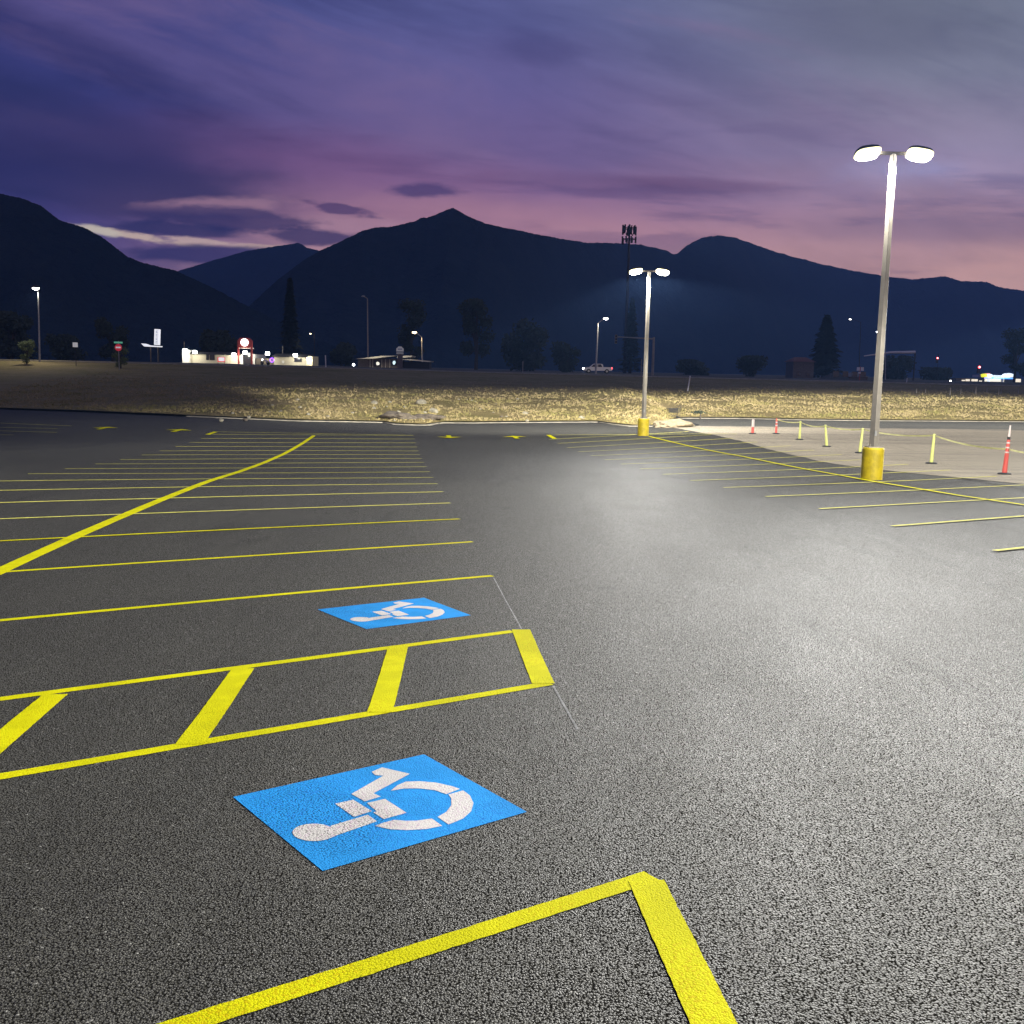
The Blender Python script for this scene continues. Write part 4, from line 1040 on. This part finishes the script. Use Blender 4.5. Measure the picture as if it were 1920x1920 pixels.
mountain('mountain', [(380,640),(450,590),(520,525),(570,488),(600,470),(640,452),(680,433),(700,428),(740,424),(780,415),(790,408),(800,409),(815,403),(830,397),(838,393),(850,390),(860,395),(866,399),(880,407),(910,419),(960,430),(1000,438),(1050,448),(1100,455),(1140,456),(1200,458),(1250,470),(1262,477),(1270,476),(1285,463),(1300,453),(1320,445),(1350,441.5),(1380,446),(1420,461),(1480,480),(1540,495),(1600,508),(1660,518),(1710,524),(1745,521),(1772,518),(1800,527),(1850,529),(1870,538),(1920,545),(2050,562),(2300,560),(2700,590)],
         lambda q: pws([(380,1500),(900,1700),(1250,2800),(1600,4300),(2700,4500)], q), 500, 5.5, .9)

# ------------------------------------------------------------------ sky
w = bpy.data.worlds.new('World'); SC.world = w; w.cycles.sampling_method = 'NONE'; w.use_nodes = True; t = NT(w.node_tree); L = w.node_tree.links
gen = t.n('ShaderNodeTexCoord').outputs['Generated']; sep = t.n('ShaderNodeSeparateXYZ', {0: gen})
yy = t.math('MAXIMUM', t.math('ABSOLUTE', sep.outputs[1]), .25)
u = t.math('DIVIDE', sep.outputs[0], yy); v = t.math('DIVIDE', sep.outputs[2], yy)
uv = t.n('ShaderNodeCombineXYZ', {0: u, 1: v, 2: 0.}).outputs[0]
def lim(k, a, b): return t.n('ShaderNodeMapRange', {0: k, 1: a, 2: b, 3: 0., 4: 1.}).outputs[0]
warp = t.noise(t.mapping(uv, (2., 5., 1)), 1.5, 4., .55)
vw = t.math('ADD', v, t.math('MULTIPLY', t.math('SUBTRACT', warp, .5), .07))
vn = lim(vw, 0., .5)
mid = t.ramp(vn, [(0., srgb(255,205,196)), (.2, srgb(252,194,192)), (.27, srgb(226,168,184)), (.33, srgb(176,132,176)), (.4, srgb(138,114,168)), (.5, srgb(122,110,170)), (.62, srgb(108,110,172)), (.78, srgb(98,106,164)), (1., srgb(80,88,148))])
lef = t.ramp(vn, [(0., srgb(92,80,150)), (.2, srgb(98,84,158)), (.36, srgb(76,66,138)), (.5, srgb(66,66,134)), (.75, srgb(64,70,140)), (1., srgb(56,60,124))])
rig = t.ramp(vn, [(0., srgb(255,208,196)), (.2, srgb(255,200,192)), (.3, srgb(220,176,190)), (.4, srgb(186,170,200)), (.55, srgb(148,150,174)), (.7, srgb(132,140,160)), (1., srgb(114,122,146))])  # paler, greyer side: veil of lamp glare put into the sky colour
uL = t.ss(t.math('ADD', u, t.math('MULTIPLY', v, -.35)), -.12, -.5)
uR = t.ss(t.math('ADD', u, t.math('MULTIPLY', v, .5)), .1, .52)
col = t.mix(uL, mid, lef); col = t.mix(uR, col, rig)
# streaked cloud decks
rotv = t.mapping(uv, (1,1,1), (0,0,0), (0,0,math.radians(14)))
c1 = t.noise(t.mapping(rotv, (1.7, 9.5, 1), (3.1, 1.7, 0)), 1., 6., .58, .35)
c2 = t.noise(t.mapping(uv, (3., 24., 1), (9.1, 4.7, 0)), 1., 6., .6, .3)
m1 = t.math('MULTIPLY', t.ss(c1, .5, .68), t.math('ADD', t.math('MULTIPLY', uL, .6), .22))
col = t.mix(m1, col, srgb(36,32,84))
m2 = t.math('MULTIPLY', t.ss(c1, .47, .3), t.math('ADD', t.math('MULTIPLY', uL, .2), .16))
col = t.mix(m2, col, srgb(138,118,172))
c3 = t.noise(t.mapping(rotv, (3.2, 15., 1), (7.7, 2.3, 0)), 1., 6., .62, .6)
col = t.mix(t.math('MULTIPLY', t.ss(c3, .5, .72), t.math('ADD', t.math('MULTIPLY', uL, .35), .22)), col, srgb(52,50,104))
col = t.mix(t.math('MULTIPLY', t.ss(c3, .5, .3), .22), col, srgb(168,136,176))
low = t.math('SUBTRACT', 1., t.ss(v, .13, .3))
m3 = t.math('MULTIPLY', t.math('MULTIPLY', t.ss(c2, .5, .62), low), .45)
col = t.mix(m3, col, srgb(82,66,122))
NC = t.noise(t.mapping(uv, (7., 22., 1), (5.3, 2.1, 0)), 1., 5., .6); NF_ = t.noise(t.mapping(uv, (20., 62., 1), (1.3, 7.7, 0)), 1., 4., .6)
def lump(px, py, rx, ry, soft=.5, wob=.5, wscale=(14.,40.), tilt=0.):
    """a cloud patch around a direction, edges broken by noise"""
    d = ray(px, py); uu, vv = d[0]/d[1], d[2]/d[1]
    du_ = t.math('SUBTRACT', u, uu); dv_ = t.math('ADD', t.math('SUBTRACT', v, vv), t.math('MULTIPLY', du_, tilt))
    a = t.math('DIVIDE', du_, rx/F); b = t.math('DIVIDE', dv_, ry/F)
    r = t.math('SQRT', t.math('ADD', t.math('MULTIPLY', a, a), t.math('MULTIPLY', b, b)))
    nn = NC if wscale[0] < 13 else NF_
    r = t.math('ADD', r, t.math('MULTIPLY', t.math('SUBTRACT', nn, .5), wob*3))
    return t.math('SUBTRACT', 1., t.ss(r, 1.-soft, 1.+soft))
def put(col, f, amt, c): return t.mix(t.math('MULTIPLY', f, amt), col, c)
col = put(col, lump(520, 330, 420, 75, .7, .4, (5,18), .12), .42, srgb(158,100,146))
col = put(col, lump(700, 400, 420, 40, .8, .4, (8,30), .05), .5, srgb(214,158,180))
col = put(col, lump(60, 235, 430, 95, .5, .4, (5,16), .25), .7, srgb(44,46,98))
col = put(col, lump(100, 80, 330, 40, .6, .5, (5,18), .38), .5, srgb(34,32,88))
col = put(col, lump(150, 335, 330, 60, .6, .4, (6,20), .1), .6, srgb(34,28,84))
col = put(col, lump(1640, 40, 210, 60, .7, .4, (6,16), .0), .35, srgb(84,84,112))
col = put(col, lump(1000, 88, 70, 24, .7, .6, (10,30), .1), .4, srgb(62,58,112))
col = put(col, lump(1150, 345, 260, 16, .7, .5, (8,30), .03), .3, srgb(104,66,108))
col = put(col, lump(1780, 430, 260, 24, .7, .4, (8,30), .0), .35, srgb(108,92,136))
col = put(col, lump(420, 385, 110, 14, .6, .8, (22,70), -.02), .75, srgb(206,156,176))
col = put(col, lump(620, 428, 130, 22, .6, .5, (14,50), .0), .7, srgb(224,172,190))
col = put(col, lump(430, 412, 150, 20, .35, .6, (16,50), .03), .8, srgb(56,44,98))
col = put(col, lump(330, 430, 120, 14, .35, .5, (16,50), .03), .85, srgb(48,42,96))
col = put(col, lump(250, 443, 75, 6.5, .6, 1.5, (18,60), .12), .9, srgb(255,226,206))
col = put(col, lump(385, 453, 85, 5, .6, 1.7, (18,60), .09), .9, srgb(245,212,205))
col = put(col, lump(500, 462, 40, 3, .6, 1.5, (18,60), .02), .8, srgb(235,200,190))
col = put(col, lump(196, 436, 34, 7, .6, 1.2, (30,70), .2), .8, srgb(255,245,225))
col = put(col, lump(400, 478, 170, 16, .35, .35, (14,40), .0), .9, srgb(58,50,108))
col = put(col, lump(585, 442, 90, 14, .35, .7, (20,70), .03), .85, srgb(60,48,98))
col = put(col, lump(800, 357, 58, 10, .6, .9, (16,40), .03), .8, srgb(86,64,118))
col = put(col, lump(640, 392, 50, 8, .5, 1.6, (20,60), .15), .8, srgb(92,62,110))
col = put(col, lump(1310, 345, 160, 10, .6, .6, (9,40), .02), .35, srgb(112,70,110))
fine = t.noise(t.mapping(uv, (30., 60., 1)), 1., 4., .7)
col = t.mix(1., col, (1.02,1.0,.97,1), 'MULTIPLY')
col = t.mix(t.math('MULTIPLY', t.ss(fine, .3, .75), .05), col, (0,0,0,1))
# the part of the sky that is overhead and behind stays a plain dusk blue
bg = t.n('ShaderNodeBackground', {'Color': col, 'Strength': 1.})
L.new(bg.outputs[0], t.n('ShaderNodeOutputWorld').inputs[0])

# ------------------------------------------------------------------ haze
HAZE = True
if HAZE:
    hb = MB().box((0, 2100, 380), (13000, 6000, 880))
    o = hb.build('haze', bpy.data.materials.new('haze_air')); m = o.data.materials[0]; m.use_nodes = True; tt = NT(m.node_tree)
    pv = tt.n('ShaderNodeVolumePrincipled', {'Color': (.24,.46,1.,1), 'Density': .00014, 'Anisotropy': .1})
    m.node_tree.links.new(pv.outputs[0], tt.n('ShaderNodeOutputMaterial').inputs['Volume']); struct(o, 'stuff')

# ------------------------------------------------------------------ camera and render settings
cam = bpy.data.cameras.new('camera'); co = bpy.data.objects.new('camera', cam); C.objects.link(co); SC.camera = co
cam.sensor_width = 36; cam.lens = 36*F/1920; cam.clip_start = .05; cam.clip_end = 30000
cp_, sp_ = math.cos(PITCH), math.sin(PITCH); cr, sr = math.cos(ROLL), math.sin(ROLL)
fw = Vector((0, cp_, -sp_)); r0 = Vector((1,0,0)); u0 = Vector((0, sp_, cp_))
r1 = r0*cr+u0*sr; u1 = -r0*sr+u0*cr
co.matrix_world = Matrix(((r1.x,u1.x,-fw.x,0),(r1.y,u1.y,-fw.y,0),(r1.z,u1.z,-fw.z,CZ),(0,0,0,1)))
SC.view_settings.view_transform = 'Standard'; SC.view_settings.look = 'None'; SC.view_settings.exposure = 0; SC.view_settings.gamma = 1
SC.render.engine = 'CYCLES'
cy = SC.cycles; cy.max_bounces = 5; cy.diffuse_bounces = 2; cy.glossy_bounces = 2; cy.transmission_bounces = 2; cy.volume_bounces = 0; cy.transparent_max_bounces = 8
cy.sample_clamp_indirect = 4.; cy.caustics_reflective = False; cy.caustics_refractive = False; cy.use_adaptive_sampling = False
try:
    cy.use_denoising = True; cy.denoiser = 'OPENIMAGEDENOISE'; cy.denoising_input_passes = 'RGB_ALBEDO_NORMAL'
except Exception: pass
